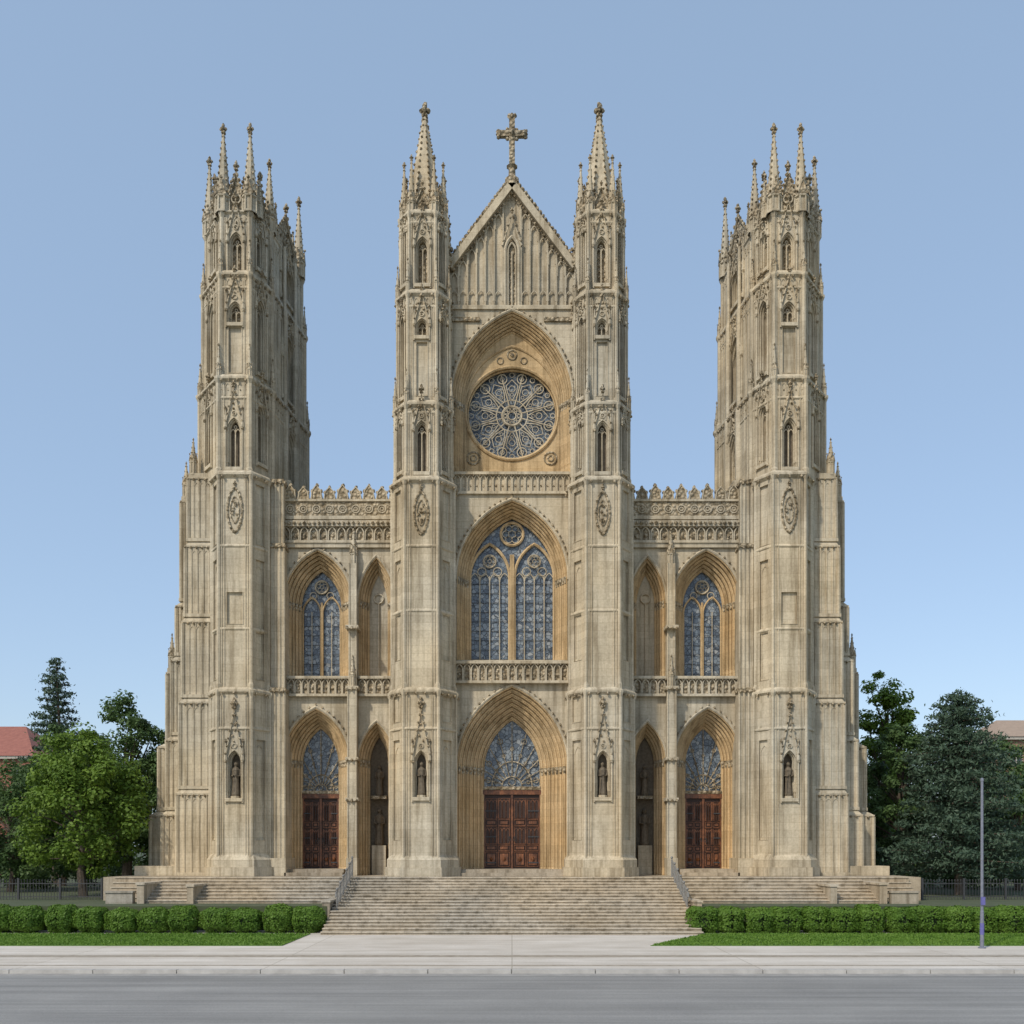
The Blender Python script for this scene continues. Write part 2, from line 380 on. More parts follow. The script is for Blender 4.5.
def tymp(mb,cu,w,z0,zs,h,d):
    P=arch(cu,w,z0,zs,h); mb.fill(P,d+.08,GL)
    mb.tube2(P,d,.06,CA,5)
    mb.box(cu-w,cu+w,d-.12,d+.1,z0-.16,z0+.04,CA)
    zc=z0+.04
    for k in range(1,12):
        a=math.pi*k/12; dx,dz=math.cos(a),math.sin(a); r=.2
        while r<6:
            x=abs(dx*r); zz=zc+dz*r-zs
            if x>w: break
            if zz>0:
                R=(w*w+h*h)/(2*w)
                if (x+R-w)**2+zz*zz>R*R: break
            r+=.05
        mb.tube2([(cu+.35*w*dx,zc+.35*w*dz),(cu+r*dx,zc+r*dz)],d,.035,CA,4)
        if k%2: mb.circ(cu+r*.82*dx,zc+r*.82*dz,w*.09,d,.03,CA,10,4)
        mb.circ(cu+r*.56*dx,zc+r*.56*dz,w*.06,d,.025,CA,8,4)
    for R_ in(.35,.7):
        mb.tube2([(cu+R_*w*math.cos(math.pi*i/14),zc+R_*w*math.sin(math.pi*i/14)*(1 if R_<.5 else 1.25)) for i in range(15)],d,.045,CA,4)
    mb.circ(cu,zc+.16*w,w*.12,d,.03,CA,10,4)
# ============================================================ CATHEDRAL
cath=bpy.data.objects.new('gothic_cathedral',None); S.collection.objects.link(cath)
B=2.7; FL=3.1
# ---- central bay
mb=MB()
hx=3.9
zs=Z(768); hp_=Z(687)-zs
mb.arch_wall(-hx,hx,B,Z(684),0,3.44,B,zs,hp_,n=14)
pw,ph,pd=orders(mb,0,3.44,B,zs,hp_,1.85,7,0,1.85,WA,.09)
mb.soff(arch(0,pw,B,zs,ph),pd,pd+.3,WA)
door(mb,0,1.85,FL,8.15,pd+.1)
tymp(mb,0,1.85,8.35,zs,ph,pd+.05)
balus(mb,-3.5,3.5,Z(684),Z(662),-.32,.45)
mb.box(-3.5,3.5,-.1,0,Z(684),Z(684)+1.3,ST)
# great window
z0=Z(684); z1=Z(497); zs=Z(578); h=Z(501)-zs; zb=Z(660)
mb.arch_wall(-hx,hx,z0,z1,0,3.42,zb,zs,h,n=14)
pw,ph,pd=orders(mb,0,3.42,zb,zs,h,2.78,5,0,1.1,WA,.065)
mb.box(-3.4,3.4,.002,1.4,zb-.2,zb+.004,ST)
P=arch(0,pw,zb,zs,ph); mb.fill(P,pd+.25,GL); mb.soff(P,pd,pd+.25,WA)
d=pd+.1
mb.box(-.14,.14,d-.12,d+.12,zb,zs+1.8,WA)
for sg in(-1,1):
    c=sg*1.42; w=1.26; ls=zs+.35
    Q=arch(c,w,zb,ls,2.15); mb.tube2(Q,d,.10,WA)
    for k in range(1,4):
        u=c-w+2*w*k/4; mb.tube2([(u,zb),(u,ls+.1)],d+.02,.04,ST,5)
    for k in range(4): mb.tube2(arch(c-w+2*w*(k+.5)/4,w/4,ls-.7,ls-.3,.6,5),d+.02,.035,ST,4)
    for k in range(9): mb.tube2([(c-w,zb+.3+k*.6),(c+w,zb+.3+k*.6)],d+.09,.018,IR,4)
    mb.circ(c,ls+1.05,.4,d,.05,ST,16); mb.circ(c-.5,ls+.38,.27,d,.035,ST,12); mb.circ(c+.5,ls+.38,.27,d,.035,ST,12)
    for k in range(6): mb.circ(c+.22*math.cos(k*1.047),ls+1.05+.22*math.sin(k*1.047),.12,d,.025,ST,8,4)
oz=zs+ph-1.0; mb.circ(0,oz,.72,d,.09,WA,24,6)
for k in range(6):
    a=k*math.pi/3; mb.circ(.4*math.cos(a),oz+.4*math.sin(a),.21,d,.035,ST,10,4)
# rose stage
z0=Z(497); z1=Z(308); zb=Z(472); zs=Z(400); w=3.74; h=Z(312)-zs
mb.arch_wall(-hx,hx,z0,z1,0,w,zb,zs,h,n=14)
balus(mb,-3.6,3.6,z0+.15,zb-.05,-.12,.4)
pw,ph,pd=orders(mb,0,w,zb,zs,h,3.02,6,0,1.0,WA,.06)
mb.box(-w,w,.002,1.3,zb-.2,zb+.003,ST)
cz=Z(413,.9); R=2.88
P=arch(0,pw,zb,zs,ph,14); N=72; outer=[];inn=[]
PP=P+[P[0]]
for i in range(N):
    a=2*math.pi*i/N; dx,dz=math.cos(a),math.sin(a); best=99
    for (x1,y1),(x2,y2) in zip(PP[:-1],PP[1:]):
        ex,ey=x2-x1,y2-y1; den=dx*ey-dz*ex
        if abs(den)<1e-9: continue
        t=(x1*ey-(y1-cz)*ex)/den; s_=(x1*dz-(y1-cz)*dx)/den
        if t>0 and -1e-6<=s_<=1+1e-6: best=min(best,t)
    outer.append((dx*best,cz+dz*best)); inn.append((dx*R,cz+dz*R))
mb.ring(outer+[outer[0]],inn+[inn[0]],pd,WA); mb.soff(inn,pd,pd+.5,WA,True); mb.fill(inn,pd+.5,GL)
mb.circ(0,cz,R+.06,pd-.04,.10,WA,48,6); mb.circ(0,cz,R-.06,pd+.15,.07,WA,48,6)
d=pd+.32
for sg in(-1,1):
    mb.circ(sg*2.45,cz-2.85,.4,pd-.02,.06,CA,14); mb.circ(sg*2.45,cz-2.85,.18,pd-.02,.05,CA,10)
# pointed inner moulding hugging the rose
mb.tube2(arch(0,2.96,zb,zs+.1,conc(w,h,2.96)-.9,14),pd-.02,.08,WA)
mb.circ(0,cz+3.72,.3,pd-.02,.05,CA,14); mb.ball(0,pd-.02,cz+3.72,.12)
for sg in(-1,1): mb.circ(sg*.75,cz+3.35,.2,pd-.02,.04,CA,12)
n=12
mb.circ(0,cz,.62,d,.075,ST,24); mb.circ(0,cz,.26,d,.05,ST,14); mb.circ(0,cz,1.0,d,.04,ST,30)
for k in range(n):
    a=2*math.pi*(k+.5)/n; a2=2*math.pi*k/n
    def pl(r,t): return (r*math.cos(t),cz+r*math.sin(t))
    mb.tube2([pl(.62,a),pl(2.8,a)],d,.045,ST,5)
    hw=math.pi/n
    mb.tube2([pl(1.0,a2-hw*.1),pl(1.5,a2-hw*.72),pl(1.95,a2-hw*.75),pl(2.3,a2),pl(1.95,a2+hw*.75),pl(1.5,a2+hw*.72),pl(1.0,a2+hw*.1)],d,.036,ST,4)
    mb.circ(*pl(1.72,a2),.2,d,.028,ST,10,4); mb.circ(*pl(1.35,a2),.1,d,.02,ST,8,4)
    mb.circ(*pl(2.42,a),.3,d,.042,ST,14,4); mb.circ(*pl(2.42,a),.13,d,.028,ST,8,4)
    mb.circ(*pl(2.6,a2),.15,d,.032,ST,10,4)
    mb.circ(*pl(.44,a2),.1,d,.025,ST,8,4)
for sg in(-1,1):
    mb.box(min(sg*2.0,sg*hx),max(sg*2.0,sg*hx),-.14,-.001,Z(322),Z(318),CA)
# gable
ez=Z(266); az=Z(184); gb=z1
mb.add([(-hx,.28,gb),(hx,.28,gb),(hx,.28,ez),(0,.28,az),(-hx,.28,ez)],[(0,1,2,3,4)],ST)
mb.box(-hx,hx,-.12,.28,gb-.12,gb+.12,ST)
nr=14
for i in range(nr+1):
    u=-hx+2*hx*i/nr
    if abs(u)<.5: continue
    zt=ez+(az-ez)*(1-abs(u)/hx)-.35
    mb.box(u-.045,u+.045,.1,.279,gb+.12,zt,ST)
    if i<nr:
        c=u+hx/nr
        if abs(c)<.8: continue
        zt=ez+(az-ez)*(1-abs(c)/hx)-1.15
        mb.tube2(arch(c,hx/nr-.06,zt-.5,zt,.45,5),.16,.05,ST,4); mb.ball(c,.2,zt+.55,.10)
        mb.tube2(arch(c,hx/nr-.06,gb+.5,gb+.8,.35,5),.16,.04,ST,4)
mb.frame((0,.1),(1,.1))
mb.tube2(arch(0,.42,Z(305),Z(250),.9),0,.1,ST); mb.tube2(arch(0,.25,Z(305),Z(250),.55),.06,.06,ST)
mb.box(-.42,.42,-.1,.17,Z(305)-.2,Z(305),ST); mb.tube2([(0,Z(305)),(0,Z(250))],.08,.04,ST)
mb.gablet(0,.6,Z(250)+.3,1.9,-.02,.07,4,.5)
mb.fill(arch(0,.42,Z(305),Z(250),.9),.175,CA)
mb.world()
for sg in(-1,1):
    p=[(sg*(hx+.1),ez-.05),(0,az+.12)]
    L=math.hypot(p[0][0]-p[1][0],p[0][1]-p[1][1]); tx,tz=(p[1][0]-p[0][0])/L,(p[1][1]-p[0][1])/L
    nx,nz=(-tz,tx) if sg<0 else (tz,-tx)
    def q(a,b): return (p[0][0]+tx*a+nx*b, p[0][1]+tz*a+nz*b)
    a,b,c,e=q(0,-.3),q(L+.1,-.3),q(L+.1,.12),q(0,.12)
    y0,y1=-.2,.75
    mb.add([(a[0],y0,a[1]),(b[0],y0,b[1]),(c[0],y0,c[1]),(e[0],y0,e[1]),(a[0],y1,a[1]),(b[0],y1,b[1]),(c[0],y1,c[1]),(e[0],y1,e[1])],
           [(0,1,2,3),(7,6,5,4),(3,2,6,7),(0,4,5,1),(0,3,7,4)],ST)
    for i in range(22):
        g=q(L*(i+.3)/22,.2); mb.ball(g[0],-.05,g[1],.15); 
        g=q(L*(i+.3)/22,-.42); mb.ball(g[0],-.02,g[1],.07)
# cross
cz0=az+.1
mb.lathe(0,.2,[(.5,cz0-.2),(.45,cz0+.3),(.24,cz0+.5),(.22,cz0+1.0),(.36,cz0+1.1),(.22,cz0+1.25)],8,CA)
cc=Z(132); 
mb.box(-.18,.18,.05,.35,cz0+1.1,Z(115),CA); mb.box(-.74,.74,.06,.34,cc-.18,cc+.18,CA)
for u,z in((-.76,cc),(.76,cc),(0,Z(115))): 
    mb.ball(u,.2,z,.24,CA,1,.15)
    for k in range(3): mb.ball(u+(.1 if u>=0 else -.1)*(u!=0)+(k-1)*.18*(u==0),.2,z+(k-1)*.18*(u!=0)+.1*(u==0),.13)
mb.circ(0,cc,.38,.2,.08,ST,18)
for k in range(4): mb.ball(.4*math.cos(.785+k*1.571),.2,cc+.4*math.sin(.785+k*1.571),.12)
mb.ball(0,.05,cc,.2)
mb.obj('central_bay',cath)
# ---- central piers
def pier_poly(cx,a,b,yf,yc,yb):
    return [(cx-b,yb),(cx-b,yc),(cx-a,yf),(cx+a,yf),(cx+b,yc),(cx+b,yb),(cx+a,yb+yc-yf),(cx-a,yb+yc-yf)]
def zr(p_,q_,Y_,**k):
    return dict(zb=Z(q_,Y_),zt=Z(p_,Y_),**k)
side=lambda za,zb_,w:dict(t='panel',w=w,zb=za,zt=zb_)
for mir in(False,True):
    mb=MB(); mb.mir=mir
    cx=-5.45
    pl=pier_poly(cx,1.25,2.3,-2.8,-1.4,1.3); mb.frus(pl,B,pl,B+.55,ST); mb.frus(offset(pl,-.12),B+.55,offset(pl,-.12),B+1.0,ST)
    mb.frus(offset(pl,-.12),B+1.0,offset(pl,-.4),B+1.35,ST)
    s1=pier_poly(cx,1.05,2.0,-2.5,-1.2,1.1)
    z=[B,Z(728,-2.5),Z(690,-2.5),Z(545,-2.5),Z(478,-2.5)]
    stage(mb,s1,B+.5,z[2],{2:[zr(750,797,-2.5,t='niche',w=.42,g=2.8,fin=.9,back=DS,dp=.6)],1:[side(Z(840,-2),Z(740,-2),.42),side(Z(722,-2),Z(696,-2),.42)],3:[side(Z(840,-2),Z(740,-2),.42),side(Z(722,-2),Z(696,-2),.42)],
        4:[side(Z(840,-1),Z(740,-1),.6)],0:[side(Z(840,-1),Z(740,-1),.6)]})
    s2=pier_poly(cx,1.0,1.9,-2.4,-1.15,1.0)
    stage(mb,s2,z[2],z[4],{2:[zr(492,534,-2.4,t='med',w=.42)],1:[side(Z(660,-2),Z(560,-2),.38),side(Z(540,-2),Z(490,-2),.38)],3:[side(Z(660,-2),Z(560,-2),.38),side(Z(540,-2),Z(490,-2),.38)],
        4:[side(Z(675,-2),Z(560,-2),.6)],0:[side(Z(675,-2),Z(560,-2),.6)]})
    s3=pier_poly(cx,.92,1.72,-2.2,-1.1,1.0)
    z5=Z(403,-2.2)
    L3=[zr(418,470,-2,t='lancet',w=.26,g=1.2,fin=.4)]
    stage(mb,s3,z[4],z5,{2:[zr(420,472,-2.2,t='lancet',w=.4,g=1.9,fin=.7,back=DS)],1:L3,3:L3,4:[zr(418,470,-1,t='lancet',w=.4,g=1.5)],0:[zr(418,470,-1,t='lancet',w=.4,g=1.5)]},arc=.7)
    s4=pier_poly(cx,.86,1.58,-1.9,-1.0,.9)
    z6=Z(292,-1.9)
    L4=[zr(315,396,-1.7,t='lancet',w=.24,g=1.0,fin=.4)]
    stage(mb,s4,z5,z6,{2:[zr(318,336,-1.9,t='lancet',w=.36,g=1.8,fin=.6),side(Z(396,-1.9),Z(342,-1.9),.36)],1:L4,3:L4,4:[zr(315,396,-1,t='lancet',w=.4,g=1.4)],0:[zr(315,396,-1,t='lancet',w=.4,g=1.4)]},arc=.7)
    s5=pier_poly(cx,.8,1.42,-1.6,-.85,.8)
    z7=Z(212,-1.6)
    L5=[zr(228,284,-1.3,t='lancet',w=.22,g=1.0,fin=.4)]
    stage(mb,s5,z6,z7,{2:[zr(236,284,-1.6,t='lancet',w=.4,g=2.2,fin=.6,back=CA)],1:L5,3:L5,4:[zr(232,284,-1,t='lancet',w=.35,g=1.2)],0:[zr(232,284,-1,t='lancet',w=.35,g=1.2)]},arc=.7)
    for pl,zz,o in((s1,z[1],.1),(s1,z[2],.18),(s2,Z(610,-2.4),.07),(s2,z[3],.08),(s2,z[4],.24),(s3,Z(412,-2.2),.08),(s3,z5,.2),(s4,Z(306,-1.9),.08),(s4,z6,.2),(s5,Z(222,-1.6),.08),(s5,z7,.17)):
        ledge(mb,pl,zz,o,.24)
    for (x,y) in s3: mb.pinnacle(x,y,z5-.1,.13,.7,1.5,3)
    for (x,y) in s4: mb.pinnacle(x,y,z6-.1,.13,.7,1.5,3)
    for (x,y) in offset(s5,-.25): mb.pinnacle(x,y,z7-.05,.28,.7,3.0,6)
    yc=(s5[2][1]+s5[6][1])/2
    for i in range(8):
        L=mb.frame(s5[i],s5[(i+1)%8]); mb.gablet(L/2,L*.42,z7+.1,1.5,.15,.07,4,.4,CA)
    mb.world()
    H=Z(98,-.4)-z7
    mb.lathe(cx,yc,[(1.2,z7),(1.15,z7+.9),(1.22,z7+1.0),(1.08,z7+1.15),(.13,z7+H*.88)],8,ST)
    for i in range(14):
        f=(i+.5)/14; r=1.08+(.13-1.08)*f
        for a in range(8):
            t=2*math.pi*(a+.5)/8; mb.ball(cx+r*math.cos(t)*1.03,yc+r*math.sin(t)*1.03,z7+1.15+(H*.88-1.15)*f,.09*(1-.3*f))
    mb.finial(cx,yc,z7+H*.83,H*.17)
    mb.ball(-3.95,-.1,Z(262),.3,CA,1.4); mb.finial(-3.95,-.05,Z(262),1.2)
    mb.obj('central_pier',cath)
    # ---- aisle front
    mb=MB(); mb.mir=mir; Y=1.0
    mb.frame((0,Y),(1,Y))
    top=Z(524,Y); mz=Z(690,Y)
    c1=-12.45; c2=-8.6; dv=-10.02; xl=-16; xr=-7.0
    zsl=Z(761,Y); hl=Z(709,Y)-zsl
    mb.arch_wall(xl,dv,B,mz,c1,2.08,B,zsl,hl)
    pw,ph,pd=orders(mb,c1,2.08,B,zsl,hl,1.2,6,0,1.5,WA,.065)
    mb.soff(arch(c1,pw,B,zsl,ph),pd,pd+.3,WA)
    door(mb,c1,1.2,FL,Z(794,2.4),pd+.1); tymp(mb,c1,1.2,Z(794,2.4)+.18,zsl,ph,pd+.05)
    hs=Z(723,Y)-zsl
    mb.arch_wall(dv,xr,B,mz,c2,1.12,B,zsl,hs)
    pw,ph,pd=orders(mb,c2,1.12,B,zsl,hs,.62,4,0,1.2,WA,.06)
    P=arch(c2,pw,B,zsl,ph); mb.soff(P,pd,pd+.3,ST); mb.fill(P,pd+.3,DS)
    mb.box(c2-.45,c2+.45,pd-.25,pd+.28,B,4.6,ST); mb.statue(c2,pd+.05,4.6,2.4)
    mb.box(c2-.5,c2+.5,pd-.3,pd+.2,7.6,7.8,CA); mb.statue(c2,pd+.05,7.8,2.0)
    mb.box(xl,dv,-.10,-.001,mz-.02,mz+.1,ST)
    bz0=Z(697,Y);bz1=Z(677,Y)
    balus(mb,-14.6,dv-.3,bz0,bz1,-.3,.42); balus(mb,dv+.3,xr-.2,bz0,bz1,-.3,.42)
    zb=Z(676,Y); zs=Z(602,Y); h=Z(551,Y)-zs
    mb.arch_wall(xl,dv,mz,top,c1+.1,2.12,zb,zs,h)
    pw,ph,pd=orders(mb,c1+.1,2.12,zb,zs,h,1.32,5,0,1.25,WA,.065)
    cc1=c1+.1
    P=arch(cc1,pw,zb,zs,ph); mb.soff(P,pd,pd+.25,WA); mb.fill(P,pd+.25,GL)
    d=pd+.1; mb.tube2([(cc1,zb),(cc1,zs+.3)],d,.08,WA)
    for sg in(-1,1):
        mb.tube2(arch(cc1+sg*.64,.58,zb,zs-.4,1.05),d,.06,WA,5); mb.tube2([(cc1+sg*.64,zb),(cc1+sg*.64,zs-.3)],d,.03,ST,4)
        mb.circ(cc1+sg*.55,zs+.75,.22,d,.035,ST,12,4)
    mb.circ(cc1,zs+1.3,.42,d,.06,ST,16); 
    for k in range(5): mb.circ(cc1+.22*math.cos(k*1.257+1.57),zs+1.3+.22*math.sin(k*1.257+1.57),.13,d,.025,ST,8,4)
    for k in range(7): mb.tube2([(cc1-1.25,zb+.4+k*.62),(cc1+1.25,zb+.4+k*.62)],d+.08,.016,IR,4)
    hs=Z(558,Y)-zs
    mb.arch_wall(dv,xr,mz,top,c2,1.12,zb,zs,hs)
    pw,ph,pd=orders(mb,c2,1.12,zb,zs,hs,.62,4,0,.9,WA,.055)
    P=arch(c2,pw,zb,zs,ph); mb.fill(P,pd+.12,ST); mb.soff(P,pd,pd+.12,WA)
    mb.tube2([(c2,zb),(c2,zs+.2)],pd+.03,.05,ST)
    mb.circ(c2,zs+.45,.3,pd+.03,.05,ST,14)
    for q_ in(c1+.1,c2):
        w_=2.2 if q_<-10 else 1.15; mb.box(q_-w_,q_+w_,.002,1.3,zb-.2,zb+.004,ST)
    # dividing strip buttress
    mb.box(dv-.34,dv+.34,-1.05,-.02,B,B+1.1,ST); mb.box(dv-.26,dv+.26,-.85,-.01,B+1.1,mz,ST); mb.box(dv-.21,dv+.21,-.6,-.01,mz,Z(566,Y),ST)
    for u in(-.26,.26): mb.tube([(dv+u,-.85,B+1.1),(dv+u,-.85,mz)],.06,ST)
    for u in(-.21,.21): mb.tube([(dv+u,-.6,mz),(dv+u,-.6,Z(566,Y))],.06,ST)
    mb.pinnacle(dv,-.35,Z(568,Y),.22,.8,1.6,4); mb.pinnacle(dv,-.65,mz,.17,.8,1.3,3)
    for zz in(Z(760,Y),Z(800,Y),mz,Z(630,Y)): 
        mb.box(dv-.4,dv+.4,-.98,-.005,zz-.1,zz+.1,ST)
        for k in range(3): mb.ball(dv-.3+.3*k,-.98,zz-.08,.09)
    # bands and parapet
    mb.box(xl,xr,-.2,-.003,Z(548,Y)-.02,Z(545,Y)+.1,ST)
    balus(mb,-15.2,xr,Z(544,Y),Z(525,Y),-.22,.55)
    mb.box(-15.2,xr,-.34,.0,Z(524,Y)-.06,Z(522,Y),ST)
    for i in range(26): mb.ball(-15+i*.31,-.38,Z(525,Y)+.02,.10)
    parapet(mb,-15.3,xr,Z(519,Y),Z(486,Y),-.15)
    mb.quad(xl,xr,top,Z(519,Y)+.2,ST,.05)
    mb.obj('aisle_front',cath)
    # ---- end tower
    mb=MB(); mb.mir=mir; mb.world()
    cx=-16.9
    pl=pier_poly(cx,1.3,2.15,-1.9,-.6,2.5); mb.frus(pl,B,pl,B+.55,ST); mb.frus(offset(pl,-.15),B+.55,offset(pl,-.15),B+1.0,ST); mb.frus(offset(pl,-.15),B+1,offset(pl,-.4),B+1.35,ST)
    s1=pier_poly(cx,1.02,1.85,-1.55,-.35,2.4)
    zt1=Z(690,-1.5); zt2=Z(473,-1.5)
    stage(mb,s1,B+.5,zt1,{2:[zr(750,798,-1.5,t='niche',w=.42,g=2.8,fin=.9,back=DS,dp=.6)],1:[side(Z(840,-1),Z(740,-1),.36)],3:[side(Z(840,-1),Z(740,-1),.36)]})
    s2=pier_poly(cx,.98,1.76,-1.45,-.3,2.4)
    stage(mb,s2,zt1,zt2,{2:[zr(592,624,-1.45,t='panel',w=.5),zr(488,532,-1.45,t='med',w=.45)],1:[side(Z(680,-1),Z(560,-1),.36),side(Z(545,-1),Z(485,-1),.36)],3:[side(Z(680,-1),Z(560,-1),.36),side(Z(545,-1),Z(485,-1),.36)]})
    for pl,zz,o in((s1,Z(728,-1.5),.1),(s1,zt1,.18),(s2,Z(628,-1.5),.07),(s2,Z(545,-1.5),.08),(s2,zt2,.23)): ledge(mb,pl,zz,o,.24)
    def flank(x0,x1,xb,y0,y1,zt,levels,pin=True):
        zs_=[B]+levels+[zt]; n=len(zs_)-1
        for i in range(n):
            f=i/max(1,n-1) if n>1 else 0
            xo=xb+(x0-xb)*f; yo=y0-.45*(1-f)
            po=[(xo,yo),(x1,yo),(x1,y1),(xo,y1)]
            mb.frus(po,zs_[i],po,zs_[i+1]-.25,ST)
            f2=min(1,(i+1)/max(1,n-1)); xo2=xb+(x0-xb)*f2; yo2=y0-.45*(1-f2)
            mb.frus(po,zs_[i+1]-.25,[(xo2,yo2),(x1,yo2),(x1,y1),(xo2,y1)],zs_[i+1],ST)
            mb.box(xo-.07,x1+.02,yo-.07,y1,zs_[i+1]-.37,zs_[i+1]-.27,ST)
            for k in range(max(2,int((x1-xo)/.35))): mb.ball(xo+.35*k,yo-.07,zs_[i+1]-.42,.08)
            mb.lathe(xo,yo,[(.13,zs_[i]),(.13,zs_[i+1]-.4)],6,ST)
            w_=(x1-xo)
            for u in(.2,.4,.6,.8):
                mb.lathe(xo+w_*u,yo,[(.065,zs_[i]),(.065,zs_[i+1]-.4)],5,ST)
            if zs_[i+1]-zs_[i]>2.2:
                for u in(.3,.5,.7):
                    mb.tube2(arch(xo+w_*u,w_*.09,zs_[i+1]-1.2,zs_[i+1]-.9,.3,3),yo-.01,.03,ST,4)
            mb.box(xo-.13,x1,yo-.11,y1,zs_[i],zs_[i]+.2,ST)
        if pin:
            mb.pinnacle(x0+.25,y0+.2,zt-.1,.22,.9,1.5,4)
            mb.pinnacle(x0+.15,y0+1.6,zt-.1,.2,.8,1.3,3)
    lv=lambda *a:[Z(q,1) for q in a]
    mb.box(-23.6,-18.5,.0,9.5,B,B+.6,ST)
    flank(-20.35,-18.6,-20.9,.35,8,Z(474,.5),lv(790,700,620,545))
    flank(-21.15,-20.2,-22.2,1.4,8.4,Z(497,1.5),lv(810,735,655,600))
    flank(-22.45,-21.0,-23.35,2.5,9,Z(668,2.5),lv(810,740))
    for (z0_,z1_,xx,yy) in((B,Z(690),-14.15,-.3),(Z(690),Z(545),-14.25,0),(Z(545),Z(480),-14.35,.15)):
        mb.box(-15.9,xx,yy,3.5,z0_,z1_,ST)
        for q_ in(0,.25,.5,.75,1): mb.lathe(xx-(xx+15.3)*q_,yy,[(.08,z0_),(.08,z1_)],6,ST)
        mb.box(-15.4,xx+.08,yy-.12,3.5,z1_-.15,z1_+.08,CA)
        for k in range(5): mb.ball(-15.3+.28*k,yy-.14,z1_-.15,.09)
    mb.box(-15.5,-14.0,-.6,3.5,B,B+1.1,ST)
    mb.frus([(-19,2),(-14.3,2),(-14.3,9.4),(-19,9.4)],B,[(-19,2),(-14.3,2),(-14.3,9.4),(-19,9.4)],Z(480,2),ST)
    # belfry stages
    u1=[(-20.0,7.5),(-19.95,1.4),(-18.0,-1.1),(-16.1,-1.1),(-15.15,.8),(-14.2,6.6),(-15.4,9.2),(-18.8,9.2)]
    u2=offset(u1,-.22); u3=offset(u1,-.45)
    za=Z(378,-1); zc=Z(272,-1); zd=Z(208,-1)
    def sd(L,a,b,g=1.6,**k): return zr(a,b,0,t='lancet',w=L,g=g,**k)
    stage(mb,u1,zt2,za,{2:[zr(418,468,-1,t='lancet',w=.42,g=2.2,back=DS)],1:[sd(.45,405,465,2)],3:[sd(.4,405,465,2)],4:[sd(.9,408,468,2.4)],0:[sd(.8,408,468)]},shaft=.16,arc=.8)
    stage(mb,u2,za,zc,{2:[zr(300,322,-1,t='lancet',w=.42,g=2.0),side(Z(372,-1),Z(326,-1),.42)],1:[sd(.55,300,374,1.8)],3:[sd(.42,300,374,1.8)],4:[sd(1.1,305,374,2.2,dp=.7)],0:[sd(.9,305,374)]},shaft=.15,arc=.8)
    stage(mb,u3,zc,zd,{2:[zr(228,268,-1,t='lancet',w=.42,g=2.4)],1:[sd(.5,228,268,2.0)],3:[sd(.4,228,268,2.0)],4:[sd(1.0,228,268,2.4,dp=.7)],0:[sd(.9,228,268)]},shaft=.14,arc=.6)
    for pl,zz,o in((u1,Z(398,-1),.08),(u1,za,.2),(u2,Z(286,-1),.08),(u2,zc,.16),(u3,zd,.14)): ledge(mb,pl,zz,o,.24,.42)
    for t in(.33,.66):
        x=u2[4][0]+(u2[5][0]-u2[4][0])*t; y=u2[4][1]+(u2[5][1]-u2[4][1])*t
        for (q0,q1,r) in((zt2,za,.3),(za,zc,.2),(zc,zd,.12)):
            mb.lathe(x+.1,y,[(r,q0),(r,q1-.4),(r*.6,q1)],6,ST)
    for (x,y) in u1: mb.pinnacle(x,y,za-.2,.15,.7,1.6,3)
    for (x,y) in u2: mb.pinnacle(x,y,zc-.2,.15,.7,1.6,3)
    tops={1:Z(155,1.4),2:Z(121,-1),3:Z(121,-1),4:Z(156,.8),5:Z(205,6.6),6:47.0,7:47.0,0:47.0}
    u4=offset(u3,-.2)
    for i,(x,y) in enumerate(u4):
        T=tops[i]-zd; big=i in(2,3)
        mb.pinnacle(x,y,zd-.1,.46 if big else .40,T*.2,T*.84,10,.2)
        if big: # clustered secondary spirelets on the main pair
            for dx,dy in((-.5,.35),(.5,.35)): mb.pinnacle(x+dx,y+dy,zd-.1,.17,T*.16,T*.34,5)
        p,q_=u3[i],u3[(i+1)%8]; L=mb.frame(p,q_)
        mb.gablet(L/2,L*.40,zd+.05,2.3 if L<3 else 2.6,.08,.09,7,.8,CA)
        mb.circ(L/2,zd+.8,.28,.02,.05,ST,12,4)
        if L>3:
            for uu in(L*.22,L*.78): mb.pinnacle(uu,.15,zd-.1,.22,.7,2.0,5)
        mb.world()
    mb.lathe(-17.2,3.8,[(2.1,zd),(.3,zd+2.2)],8,RF)
    mb.obj('end_tower',cath)
    # ---- side walls of the nave and aisle behind
    mb=MB(); mb.mir=mir
    for i in range(6):
        ya=9.5+i*6
        mb.frame((-14.2,ya+6),(-14.2,ya)); 
        face(mb,6,1.3,24,[dict(t='lancet',w=1.3,zb=7,zt=19,g=3,back=GL,om=WA)])
        mb.world(); mb.box(-15.6,-14.2,ya-.5,ya+.5,1.3,20,ST); mb.pinnacle(-15.1,ya,20,.4,1.5,3)
        mb.frame((-6.6,ya+6),(-6.6,ya)); face(mb,6,24,36.5,[dict(t='lancet',w=1.2,zb=27,zt=34,g=2,back=GL,om=WA)]); mb.world()
    mb.world()
    mb.add([(-14.2,2,23.8),(-6.6,2,25),(-6.6,45.5,25),(-14.2,45.5,23.8)],[(0,1,2,3)],RF)
    mb.add([(-6.6,.9,36.5),(0,.9,43.5),(0,45.5,43.5),(-6.6,45.5,36.5)],[(0,1,2,3)],RF)
    mb.quad(-14.2,0,1.3,36.5,ST,45.5); mb.quad(-6.6,-3.9,25,36.5,ST,1.3)
    mb.add([(-6.6,45.5,36.5),(0,45.5,43.5),(0,45.5,36.5)],[(0,1,2)],ST)
    mb.obj('nave_side',cath)
